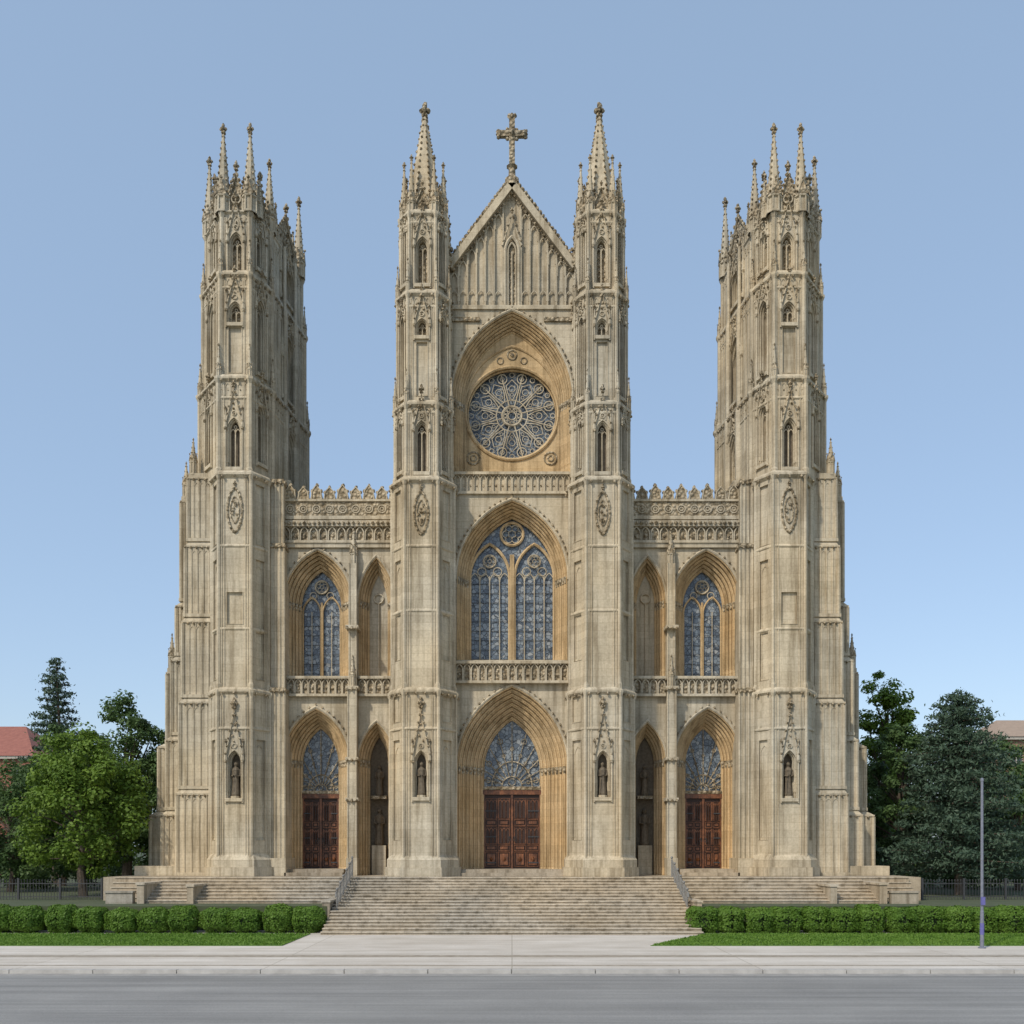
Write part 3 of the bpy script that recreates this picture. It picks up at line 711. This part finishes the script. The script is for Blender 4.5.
# ---- stairs / terrace
M_STEP=stone('step_stone',(0.38,0.32,0.24),(0.50,0.44,0.35),rowh=5.0)
M_TREAD=stone('step_tread_nosing',(0.44,0.39,0.31),(0.57,0.51,0.42),bricks=False)
def meshobj(name,v,f,mats,mi=None,parent=None):
    me=bpy.data.meshes.new(name); me.from_pydata(v,[],f)
    for m in mats: me.materials.append(m)
    if mi is not None: me.polygons.foreach_set('material_index',mi)
    me.update(); o=bpy.data.objects.new(name,me); S.collection.objects.link(o); o.parent=parent; return o
class SB(MB):
    def fin(s,name,mats,parent=None): return meshobj(name,s.v,s.f,mats,s.m,parent)
sb=SB()
def steps(x0,x1,y0,y1,z0,z1,n):
    for i in range(n):
        ya=y0+(y1-y0)*i/n; za=z0+(z1-z0)*(i+1)/n; zp=z0+(z1-z0)*i/n
        yb=y0+(y1-y0)*(i+1)/n
        t=.05
        sb.box(x0,x1,ya+.05,yb+.05,z0-.3 if i==0 else zp-.1,za-t,0)
        x=x0-.01; 
        while x<x1:
            L=random.uniform(1.6,2.6); xe=min(x+L,x1+.01); sb.box(x,xe-.012,ya+random.uniform(-.006,.006),yb+.042,za-t,za+random.uniform(-.003,.003),1); x=xe
steps(-9.7,9.7,-11.4,-3.3,0,B,18)
sb.box(-9.7,9.7,-3.27,2,B-.4,B-.006,0)
for sg in(-1,1):
    a,b=sorted((sg*9.72,sg*20.6)); steps(a,b,-6.2,-3.2,1.3,B,8)
    a,b=sorted((sg*9.72,sg*24.2)); sb.box(a,b,-3.16,10,1.2,B-.008,0)
    a,b=sorted((sg*20.62,sg*23.4)); steps(a,b,-4.6,-3.16,1.3,B-.01,5)
    a,b=sorted((sg*14.1,sg*10.5)); 
    sb.box(a,b,-.6,3.2,B,B+.2,0); sb.box(a,b,-.15,3.2,B+.2,FL,0)
    a,b=sorted((sg*9.75,sg*10.15))
    for (ya,yb,z0_,z1_) in((-8.7,-6.3,.0,1.5),):
        sb.box(a,b,ya,yb,z0_,z1_,0); sb.box(a-.05,b+.05,ya-.05,yb+.02,z1_,z1_+.1,1)
    a,b=sorted((sg*20.55,sg*20.95)); sb.box(a,b,-6.4,-3.1,1.2,2.35,0); sb.box(a-.06,b+.06,-6.46,-3.05,2.35,2.47,1)
    a,b=sorted((sg*17.8,sg*18.15)); sb.box(a,b,-6.4,-3.6,1.2,2.25,0); sb.box(a-.06,b+.06,-6.46,-3.55,2.25,2.37,1)
sb.box(-3.4,3.4,-1.3,3.3,B,B+.2,0); sb.box(-3.4,3.4,-.8,3.3,B+.2,FL,0)
sb.fin('entrance_stairs',[M_STEP,M_TREAD])
# handrails
M_RAIL=simple('painted_rail_iron',(0.16,0.155,0.14),(0.24,0.23,0.21),12,0.5)
for sg in(-1,1):
    hb=SB()
    pts=[]
    for i in range(6):
        y=-8.2+i*1.0; z=(y+11.4)/8.1*B
        pts.append((sg*9.45,y,z+1.0)); hb.tube([(sg*9.45,y,z-.1),(sg*9.45,y,z+1.05)],.045,0,6); hb.ball(sg*9.45,y,z+1.12,.08,0,1,.1)
        if i<5:
            for k in range(1,5):
                yy=y+k*.2; z2=(yy+11.4)/8.1*B; hb.tube([(sg*9.45,yy,z2+.15),(sg*9.45,yy,z2+.95)],.018,0,4)
                hb.tube([(sg*9.45,yy-.1,z2+.3),(sg*9.45,yy,z2+.5),(sg*9.45,yy+.1,z2+.3)],.014,0,4)
    hb.tube(pts,.04,0,6); hb.tube([(a,b,c-.8) for a,b,c in pts],.025,0,5)
    hb.tube([pts[0],(sg*9.45,-8.5,pts[0][2]-.05),(sg*9.45,-8.55,pts[0][2]-.3)],.04,0,6)
    hb.fin('stair_handrail',[M_RAIL])
# ============================================================ GROUND
def conc_mat():
    m,nt,b=newmat('concrete_paving'); v=coords(nt)
    n1=noise(nt,v,.5,6); n2=noise(nt,v,12,6,.7); n3=noise(nt,coords(nt,(.12,1.2,1)),1.2,5)
    c=ramp(nt,n1,[(0.3,(0.56,0.51,0.44)),(0.7,(0.67,0.62,0.55))])
    c=mix(nt,c,ramp(nt,n2,[(0.3,(0.85,0.85,0.84)),(0.65,(1.03,1.03,1.03))]),1.0,'MULTIPLY')
    c=mix(nt,c,ramp(nt,n3,[(0.35,(0.84,0.82,0.79)),(0.6,(1.02,1.02,1.02))]),1.0,'MULTIPLY')
    br=nd(nt,'ShaderNodeTexBrick'); mp=nd(nt,'ShaderNodeMapping'); mp.inputs['Location'].default_value=(0,1.2,0); nt.links.new(v,mp.inputs[0]); nt.links.new(mp.outputs[0],br.inputs['Vector'])
    br.offset=0; br.inputs['Color1'].default_value=(1,1,1,1); br.inputs['Color2'].default_value=(.95,.945,.94,1); br.inputs['Mortar'].default_value=(.62,.6,.56,1)
    br.inputs['Scale'].default_value=1; br.inputs['Mortar Size'].default_value=.02; br.inputs['Brick Width'].default_value=9; br.inputs['Row Height'].default_value=4.8
    c=mix(nt,c,br.outputs['Color'],1.0,'MULTIPLY')
    nt.links.new(c,b.inputs['Base Color']); b.inputs['Roughness'].default_value=.9; bump(nt,b,n2,.2,.02); return m
def asphalt():
    m,nt,b=newmat('asphalt'); v=coords(nt); vs=coords(nt,(.035,1.1,1))
    n1=noise(nt,vs,1.6,6,.65); n2=noise(nt,v,28,4,.8); n3=noise(nt,v,.25,4)
    c=ramp(nt,n1,[(0.3,(0.19,0.185,0.172)),(0.5,(0.25,0.243,0.228)),(0.72,(0.32,0.31,0.29))])
    c=mix(nt,c,ramp(nt,n2,[(0.3,(.7,.7,.7)),(.7,(1.25,1.25,1.25))]),1.0,'MULTIPLY')
    c=mix(nt,c,ramp(nt,n3,[(0.3,(.88,.88,.88)),(.7,(1.08,1.08,1.07))]),1.0,'MULTIPLY')
    nt.links.new(c,b.inputs['Base Color']); b.inputs['Roughness'].default_value=.85; bump(nt,b,n2,.4,.01); return m
M_CO=conc_mat(); M_AS=asphalt()
M_GR=simple('grass_soil',(0.06,0.12,0.018),(0.11,0.20,0.035),5,.9)
M_GROUND=simple('plain_ground',(0.05,0.07,0.03),(0.09,0.10,0.05),.6,.95)
M_KB=simple('kerb_concrete',(0.36,0.34,0.31),(0.50,0.48,0.44),2,.9)
gx=[-2500,-9.9,-9.88,9.88,9.9,2500]; gy=[-400,-8.75,-8.74,0,.02,2500]
def gz(i,j):
    y=gy[j]; inner=i in(2,3)
    if y<=-8.75: return -.14
    if inner and y<=0: return -.14
    return 1.3
v=[(gx[i],gy[j],gz(i,j)) for j in range(6) for i in range(6)]
f=[(j*6+i,j*6+i+1,(j+1)*6+i+1,(j+1)*6+i) for j in range(5) for i in range(5)]
meshobj('ground',v,f,[M_GROUND])
g=SB(); g.box(-250,250,-25.3,-8.8,-.13,0,0); g.fin('pavement',[M_CO])
g=SB()
x=-120
while x<120: g.box(x,x+2.97,-25.62,-25.3,-.14,.012,0); x+=3
g.fin('kerb',[M_KB])
g=SB(); g.box(-250,250,-21.5,-20.75,.001,.006,0); g.box(-250,250,-24.4,-24.1,.001,.006,0); g.fin('paver_strip',[simple('worn_pavers',(0.24,0.20,0.15),(0.40,0.35,0.28),3)])
g=SB(); g.add([(-250,-46,-.13),(250,-46,-.13),(250,-25.62,-.13),(-250,-25.62,-.13)],[(0,1,2,3)],0); g.fin('road',[M_AS])
g=SB(); g.add([(-250,-26.3,-.126),(250,-26.3,-.126),(250,-25.62,-.126),(-250,-25.62,-.126)],[(0,1,2,3)],0); g.fin('gutter',[simple('gutter_concrete',(0.24,0.23,0.21),(0.36,0.34,0.31),2,.9)])
g=SB(); g.box(-250,250,-58,-46,-.14,0,0); g.fin('pavement',[M_CO])
def lawn(poly):
    o=meshobj('grass_lawn',[(a,b,.03) for a,b in poly]+[(a,b,-.01) for a,b in poly],[(0,1,2,3)]+[(i,4+i,4+(i+1)%4,(i+1)%4) for i in range(4)],[M_GR,M_BL])
    n=60000; vs=np.zeros((n*3,3)); 
    ax=poly[0][0];bx=poly[1][0];y0=poly[0][1];y1=poly[2][1];ax2=poly[3][0];bx2=poly[2][0]
    t=rng.random(n); s_=rng.random(n); 
    xa=ax+(ax2-ax)*t; xb=bx+(bx2-bx)*t; px=xa+(xb-xa)*s_; py=y0+(y1-y0)*t
    an=rng.random(n)*6.28; w=.03+.02*rng.random(n); h=.04+.05*rng.random(n)
    vs[0::3]=np.c_[px-np.cos(an)*w,py-np.sin(an)*w,np.full(n,.03)]
    vs[1::3]=np.c_[px+np.cos(an)*w,py+np.sin(an)*w,np.full(n,.03)]
    vs[2::3]=np.c_[px+rng.normal(0,.04,n),py+rng.normal(0,.04,n),.03+h]
    fast('grass_blades',vs,np.arange(n*3).reshape(n,3),[M_BL],o)
def fast(name,vs,fs,mats,parent=None,mi=None):
    me=bpy.data.meshes.new(name); k=fs.shape[1]
    me.vertices.add(len(vs)); me.vertices.foreach_set('co',vs.astype(np.float32).ravel())
    me.loops.add(fs.size); me.loops.foreach_set('vertex_index',fs.astype(np.int32).ravel())
    me.polygons.add(len(fs)); me.polygons.foreach_set('loop_start',np.arange(0,fs.size,k,dtype=np.int32))
    for m in mats: me.materials.append(m)
    me.update(calc_edges=True); me.validate()
    o=bpy.data.objects.new(name,me); S.collection.objects.link(o); o.parent=parent; return o
def leafmat(name,c1,c2,c3,trans=.3):
    m,nt,b=newmat(name); v=coords(nt); n1=noise(nt,v,.7,3); n2=noise(nt,v,9,3,.8)
    c=ramp(nt,math_(nt,'ADD',math_(nt,'MULTIPLY',n1,.5),math_(nt,'MULTIPLY',n2,.5)),[(0.35,c1),(0.5,c2),(0.65,c3)])
    nt.links.new(c,b.inputs['Base Color']); b.inputs['Roughness'].default_value=.55; b.inputs['Specular IOR Level'].default_value=.25
    tr=nd(nt,'ShaderNodeBsdfTranslucent'); nt.links.new(c,tr.inputs[0]); ms=nd(nt,'ShaderNodeMixShader'); ms.inputs[0].default_value=trans
    out=nt.nodes['Material Output']; nt.links.new(b.outputs[0],ms.inputs[1]); nt.links.new(tr.outputs[0],ms.inputs[2]); nt.links.new(ms.outputs[0],out.inputs[0]); return m
M_BL=leafmat('grass_blade',(0.09,0.18,0.022),(0.14,0.25,0.035),(0.19,0.30,0.055))
lawn([(-60,-17),(-10.3,-17),(-10.3,-10.95),(-60,-10.95)])
lawn([(6.2,-17),(60,-17),(60,-10.95),(9.9,-10.95)])
M_L1=leafmat('maple_leaves',(0.08,0.14,0.016),(0.13,0.21,0.027),(0.19,0.28,0.042))
M_L2=leafmat('oak_leaves',(0.05,0.092,0.026),(0.078,0.135,0.04),(0.12,0.18,0.055))
M_L3=leafmat('conifer_needles',(0.045,0.078,0.048),(0.068,0.11,0.068),(0.10,0.145,0.09),.15)
M_L4=leafmat('hedge_leaves',(0.07,0.145,0.018),(0.115,0.21,0.028),(0.17,0.28,0.045))
M_DK=simple('hedge_core_shade',(0.02,0.038,0.010),(0.035,0.06,0.015),4)  # dark green: shade inside the hedge put into the colour
M_BK=simple('bark',(0.06,0.045,0.03),(0.13,0.10,0.075),8,.95,.6)
def quads(c,size,nrm=None,asp=.6):
    n=len(c); a=rng.normal(size=(n,3)); 
    if nrm is not None: b=np.cross(nrm+rng.normal(0,.45,(n,3)),a)
    else: b=rng.normal(size=(n,3))
    b/=np.linalg.norm(b,axis=1)[:,None]; a=a-(a*b).sum(1)[:,None]*b; a/=np.linalg.norm(a,axis=1)[:,None]
    if nrm is not None:
        nn=nrm+rng.normal(0,.45,nrm.shape); nn/=np.linalg.norm(nn,axis=1)[:,None]; a=np.cross(b,nn); a/=np.linalg.norm(a,axis=1)[:,None]
    s=size[:,None]*.5
    v=np.empty((n*4,3)); v[0::4]=c-a*s; v[1::4]=c+b*s*asp; v[2::4]=c+a*s; v[3::4]=c-b*s*asp
    return v,np.arange(n*4).reshape(n,4)
def limb(sb,p,q,r0,r1,m=0,k=7):
    p,q=Vector(p),Vector(q); mid=(p+q)/2+Vector((random.uniform(-1,1),random.uniform(-1,1),0))*(q-p).length*.06
    P=[p,mid,q]; R=[r0,(r0+r1)/2,r1]; vs=[]
    t=(q-p).normalized(); x=t.cross(Vector((.3,1,.1))).normalized(); y=x.cross(t)
    for a,r in zip(P,R):
        for j in range(k): an=6.283*j/k; vs.append(tuple(a+x*r*math.cos(an)+y*r*math.sin(an)))
    sb.add(vs,[(i*k+j,i*k+(j+1)%k,(i+1)*k+(j+1)%k,(i+1)*k+j) for i in range(2) for j in range(k)],m)
def tree(name,x,y,top,rad,mat,z0=1.3,base=None,nc=95,lp=170,leaf=.26,trunk=None,shape=1.0):
    par=bpy.data.objects.new(name,None); par.location=(x,y,z0); S.collection.objects.link(par)
    H=top-z0; base=base if base is not None else H*.2; tr=trunk or H*.022
    sb=SB(); fork=H*.32
    limb(sb,(0,0,-.1),(0,0,fork),tr*1.3,tr*.85,0,9); limb(sb,(0,0,fork),(random.uniform(-.4,.4),0,H*.8),tr*.85,tr*.2)
    cz_=(base+H)/2; hz=(H-base)/2; cl=[]
    for i in range(nc):
        while True:
            p=rng.uniform(-1,1,3); l=np.linalg.norm(p)
            if .35<l<1: break
        w=1-.35*max(0,p[2])*shape
        c=np.array([p[0]*rad*w,p[1]*rad*w,cz_+p[2]*hz])*1.0
        c[:2]*=1+.12*math.sin(3*math.atan2(p[1],p[0])+x)
        cl.append(c)
    for c in cl[::3]:
        zz=max(fork*.8,min(c[2]-.5,c[2]*.75)); limb(sb,(0,0,zz*.9),tuple(c),tr*.35,tr*.06,0,5)
    sb.fin('trunk_and_limbs',[M_BK],par)
    pts=[];sz=[];nn=[]
    for c in cl:
        r=rad*rng.uniform(.14,.27); n=int(lp*rng.uniform(.6,1.2))
        d_=rng.normal(size=(n,3)); d_/=np.linalg.norm(d_,axis=1)[:,None]; rr=rng.random(n)**.4
        pts.append(c+d_*rr[:,None]*np.array([r,r,r*.72])); sz.append(leaf*rng.uniform(.6,1.3,n)); nn.append(d_+np.array([0,0,.6]))
    P=np.concatenate(pts); v,f_=quads(P,np.concatenate(sz),np.concatenate(nn))
    fast('crown_leaves',v,f_,[mat],par); return par
def conifer(name,x,y,top,rad,mat,z0=1.3,n=70,droop=.25,base=2.0,leaf=.3,dens=70,pw=.75):
    par=bpy.data.objects.new(name,None); par.location=(x,y,z0); S.collection.objects.link(par)
    H=top-z0; sb=SB(); limb(sb,(0,0,-.1),(0,0,H*.98),H*.02,.03,0,8); pts=[];sz=[]
    for i in range(n):
        f_=(i/n)**.9; z=base+(H-base)*f_; r=rad*(1-f_)**pw*random.uniform(.65,1.12)+.15; a=i*2.4+random.uniform(-.3,.3)
        e=(r*math.cos(a),r*math.sin(a),z-r*droop+random.uniform(-.2,.3)); limb(sb,(0,0,z),e,.06,.015,0,4)
        k=int(dens*max(r,.5)); t=rng.random(k)**.6
        base_=np.array([0,0,z])+np.outer(t,np.array(e)-np.array([0,0,z]))
        sp_=.1+.28*r**.5*np.sin(t*3.0)[:,None]
        base_+=rng.normal(size=(k,3))*sp_*np.array([1,1,.35]); pts.append(base_); sz.append(leaf*rng.uniform(.6,1.3,k))
    sb.fin('trunk_and_limbs',[M_BK],par)
    v,f_=quads(np.concatenate(pts),np.concatenate(sz),None,.35); fast('needle_sprays',v,f_,[mat],par); return par
def at(px,Y): return X(px,Y)
tree('maple_tree',at(84,1),1,Z(730,1),4.2,M_L1,base=1.2,nc=140,lp=200)
tree('oak_tree',at(126,12),12,Z(696,12),3.8,M_L2,base=2.0,nc=130,lp=200)
tree('oak_tree',at(10,9),9,Z(765,9),4.2,M_L2,base=.6,nc=100)
tree('oak_tree',at(62,20),20,Z(726,20),4.8,M_L2,base=1.5,nc=120,leaf=.3)
tree('oak_tree',at(150,22),22,Z(745,22),4.2,M_L2,base=1,nc=90,leaf=.3)
conifer('spruce_tree',at(56,24),24,Z(658,24),3.8,M_L3,n=90,base=4,dens=75,leaf=.34,droop=.1)
tree('linden_tree',at(888,20),20,Z(670,20),3.5,M_L1,base=3,nc=110,leaf=.3)
conifer('cedar_tree',at(958,4),4,Z(694,4),5.0,M_L3,n=160,droop=.05,base=1.4,dens=85,leaf=.3,pw=.5)
tree('oak_tree',at(903,8),8,Z(722,8),3.5,M_L2,base=.8,nc=110)
tree('oak_tree',at(1018,12),12,Z(768,12),4.0,M_L2,base=.8,nc=100)
tree('oak_tree',at(880,24),24,Z(742,24),4.2,M_L2,base=1,nc=90,leaf=.3)
tree('oak_tree',at(1000,30),30,Z(740,30),4.6,M_L2,base=1,nc=90,leaf=.32)
# shrubbery behind the railings and distant tree mass
def mass(name,N,xr_,yr_,rr_,hr_,mat,leaf):
    pts=[];sz=[];nn=[]
    for i in range(N):
        x=random.uniform(*xr_)*random.choice((-1,1)); y=random.uniform(*yr_); r=random.uniform(*rr_); hh=random.uniform(*hr_)
        c=np.array([x,y,1.3+hh]); n=150; d_=rng.normal(size=(n,3)); d_/=np.linalg.norm(d_,axis=1)[:,None]
        pts.append(c+d_*(rng.random(n)**.4)[:,None]*r); sz.append(leaf*rng.uniform(.6,1.3,n)); nn.append(d_+np.array([0,0,.5]))
    v,f_=quads(np.concatenate(pts),np.concatenate(sz),np.concatenate(nn)); fast(name,v,f_,[mat])
mass('shrubbery',170,(25.5,58),(13,17),(.7,1.3),(.4,2.0),M_L2,.3)
mass('distant_trees',420,(24,150),(42,60),(1.6,3),(1,8.5),M_L2,.55)
# hedges
def shrub_pts(cx,cy,z0,hx_,hy_,hz_,n,e=.45):
    d_=rng.normal(size=(n,3)); d_[:,1]-=.35; d_[:,2]+=.15; d_/=np.linalg.norm(d_,axis=1)[:,None]
    q=np.sign(d_)*np.abs(d_)**e
    bumpy=1+.05*np.sin(d_[:,0]*9+cx*3)+.05*np.sin(d_[:,2]*8+cx)
    return np.array([cx,cy,z0+hz_])+q*np.array([hx_,hy_,hz_])*bumpy[:,None]*rng.uniform(.9,1.04,n)[:,None],d_
def hedge(x0,x1,w,e,k):
    par=bpy.data.objects.new('clipped_hedge',None); S.collection.objects.link(par)
    n=max(1,int(round((x1-x0)/w))); s=(x1-x0)/n; P=[];D=[];cb=SB()
    for i in range(n):
        ww=s*random.uniform(.9,1.12)
        cx=x0+(i+.5)*s+random.uniform(-.12,.12); hz=.68+random.uniform(-.06,.04); cy=-9.9+random.uniform(-.08,.08)
        p,d_=shrub_pts(cx,cy,.0,ww*k,.8,hz,4600,e); P.append(p);D.append(d_)
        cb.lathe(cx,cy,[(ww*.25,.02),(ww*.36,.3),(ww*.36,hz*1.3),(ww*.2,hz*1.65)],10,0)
    cb.fin('dark_hedge_core',[M_DK],par)  # solid core behind the leaves, coloured dark as shaded depth
    P=np.concatenate(P);D=np.concatenate(D); v,f_=quads(P,.12*rng.uniform(.6,1.3,len(P)),D,.7); fast('hedge_foliage',v,f_,[M_L4],par)
hedge(-34,-9.75,1.6,.74,.52); hedge(9.1,34,1.45,.6,.55)
# iron fence behind each hedge
M_WALL=stone('garden_wall_stone',(0.34,0.31,0.26),(0.45,0.41,0.34))
for sg in(-1,1):
    fb=SB(); x=24.6
    while x<48:
        fb.tube([(sg*x,-2,1.25),(sg*x,-2,2.45)],.018,0,4); fb.ball(sg*x,-2,2.47,.035,0,1.6,.05)
        if int((x-24.6)/.18)%14==0: fb.box(sg*x-.06,sg*x+.06,-2.06,-1.94,1.2,2.6,0)
        x+=.18
    a,b=sorted((sg*24.6,sg*48)); fb.box(a,b,-2.02,-1.98,2.25,2.3,0); fb.box(a,b,-2.02,-1.98,1.45,1.5,0)
    fb.fin('iron_fence',[M_IR])
    a,b=sorted((sg*21.2,sg*22.7)); wb=SB(); wb.box(a,b,-6.4,-6.0,1.25,1.9,0); wb.box(a-.05,b+.05,-6.46,-5.94,1.9,2.0,0); wb.fin('low_stone_wall',[M_WALL])
# pole
pb=SB(); px_=X(982,-18); 
pb.lathe(px_,-18,[(.16,0),(.16,.05),(.085,.09),(.08,1.6),(.065,1.65),(.055,7.3),(.07,7.32),(.07,7.42),(.01,7.46)],10,0)
pb.lathe(px_,-18,[(.088,.6),(.088,1.1)],10,1)
pb.box(px_-.09,px_+.09,-18.12,-18.06,1.9,2.25,1); pb.box(px_-.02,px_+.02,-18.1,-17.95,1.95,2.2,0)
pb.fin('street_pole',[simple('galvanised_steel',(0.16,0.17,0.21),(0.25,0.26,0.30),10,.45,.05,.3),simple('blue_band',(0.10,0.10,0.28),(0.14,0.13,0.34),10,.5)])
# background buildings
def brickm(name,c1,c2,mo):
    m,nt,b=newmat(name); v=coords(nt); sx=nd(nt,'ShaderNodeSeparateXYZ'); nt.links.new(v,sx.inputs[0]); cx=nd(nt,'ShaderNodeCombineXYZ')
    nt.links.new(math_(nt,'ADD',sx.outputs[0],sx.outputs[1]),cx.inputs[0]); nt.links.new(sx.outputs[2],cx.inputs[1])
    br=nd(nt,'ShaderNodeTexBrick'); nt.links.new(cx.outputs[0],br.inputs[0]); br.inputs['Color1'].default_value=(*c1,1); br.inputs['Color2'].default_value=(*c2,1); br.inputs['Mortar'].default_value=(*mo,1)
    br.inputs['Scale'].default_value=2; br.inputs['Mortar Size'].default_value=.03
    nt.links.new(br.outputs[0],b.inputs['Base Color']); b.inputs['Roughness'].default_value=.9; return m
def building(name,x0,x1,y0,y1,zt,bm,roof,rh):
    b=SB(); zb_=1.2; n=max(2,int((x1-x0)/3.2)); s=(x1-x0)/n; st=max(2,int((zt-zb_)/3.6)); fh=(zt-zb_)/st
    for k in range(st):
        for i in range(n):
            u=x0+i*s; za=zb_+k*fh; a,c=u+s*.3,u+s*.7; p,q_=za+fh*.28,za+fh*.8
            for r_ in((u,a,za,za+fh),(c,u+s,za,za+fh),(a,c,za,p),(a,c,q_,za+fh)): b.quad(*r_,0,y0)
            P=[(a,p),(c,p),(c,q_),(a,q_)]; b.soff(P,y0,y0+.25,1,True); b.fill(P,y0+.25,2); b.box((a+c)/2-.05,(a+c)/2+.05,y0+.15,y0+.24,p,q_,1); b.box(a-.1,c+.1,y0-.1,y0-.002,p-.18,p,1)
    b.box(x0,x1,y0+.3,y1,zb_,zt,0); b.box(x0-.4,x1+.4,y0-.4,y1+.4,zt,zt+.35,1)
    b.add([(x0-.5,y0-.5,zt+.35),(x1+.5,y0-.5,zt+.35),(x1+.5,y1+.5,zt+.35),(x0-.5,y1+.5,zt+.35),(x0+rh,(y0+y1)/2,zt+.35+rh),(x1-rh,(y0+y1)/2,zt+.35+rh)],[(0,1,5,4),(1,2,5),(2,3,4,5),(3,0,4)],3)
    for k in(.3,.7): b.box(x0+(x1-x0)*k-.5,x0+(x1-x0)*k+.5,(y0+y1)/2-.5,(y0+y1)/2+.5,zt+rh*.5,zt+rh+1.2,0)
    b.fin(name,[bm,simple(name+'_trim',(.4,.36,.3),(.5,.46,.4)),simple(name+'_pane',(.03,.04,.05),(.06,.07,.08),3,.15),roof])
building('red_brick_building',-100,-57.5,55,70,15.2,brickm('red_brick',(.30,.085,.05),(.24,.07,.045),(.3,.2,.16)),simple('red_roof_tile',(.24,.085,.06),(.34,.13,.09),2),4.5)
building('tan_brick_building',58.8,100,55,70,17.5,brickm('tan_brick',(.34,.17,.10),(.28,.14,.085),(.3,.25,.2)),simple('tan_roof_tile',(.30,.22,.16),(.38,.28,.2),2),3.0)
# ============================================================ LIGHT, SKY, CAMERA
el,azm=math.radians(43),math.radians(218)   # compass-like angle, from +Y clockwise
sd_=Vector((math.sin(azm)*math.cos(el),math.cos(azm)*math.cos(el),math.sin(el)))
ld=bpy.data.lights.new('sun','SUN'); ld.energy=2.75; ld.angle=math.radians(2.5); ld.color=(1,.93,.82)
lo=bpy.data.objects.new('sun',ld); lo.rotation_euler=sd_.to_track_quat('Z','Y').to_euler(); lo.location=(-40,-60,60); S.collection.objects.link(lo)
w=bpy.data.worlds.new('World'); S.world=w; w.use_nodes=True; nt=w.node_tree
sk=nt.nodes.new('ShaderNodeTexSky'); sk.sky_type='NISHITA'; sk.sun_disc=False; sk.sun_elevation=el; sk.sun_rotation=azm
sk.air_density=1.0; sk.dust_density=1.5; sk.ozone_density=1.0; sk.altitude=100
# thin bright haze over the clear-sky colour
c=mix(nt,sk.outputs[0],(.62,.60,.60),1.0,'MULTIPLY'); c=mix(nt,c,(1.55,2.15,2.9),1.0,'ADD')
nt.links.new(c,nt.nodes['Background'].inputs[0]); nt.nodes['Background'].inputs[1].default_value=.145
cam=bpy.data.cameras.new('camera'); co=bpy.data.objects.new('camera',cam); S.collection.objects.link(co); S.camera=co
co.location=(0,-60,4.3); co.rotation_euler=(math.pi/2,0,0); cam.sensor_width=36; cam.lens=33.75; cam.shift_y=338/1024; cam.clip_end=6000; cam.clip_start=.5
S.view_settings.view_transform='Standard'; S.view_settings.look='None'; S.view_settings.exposure=0
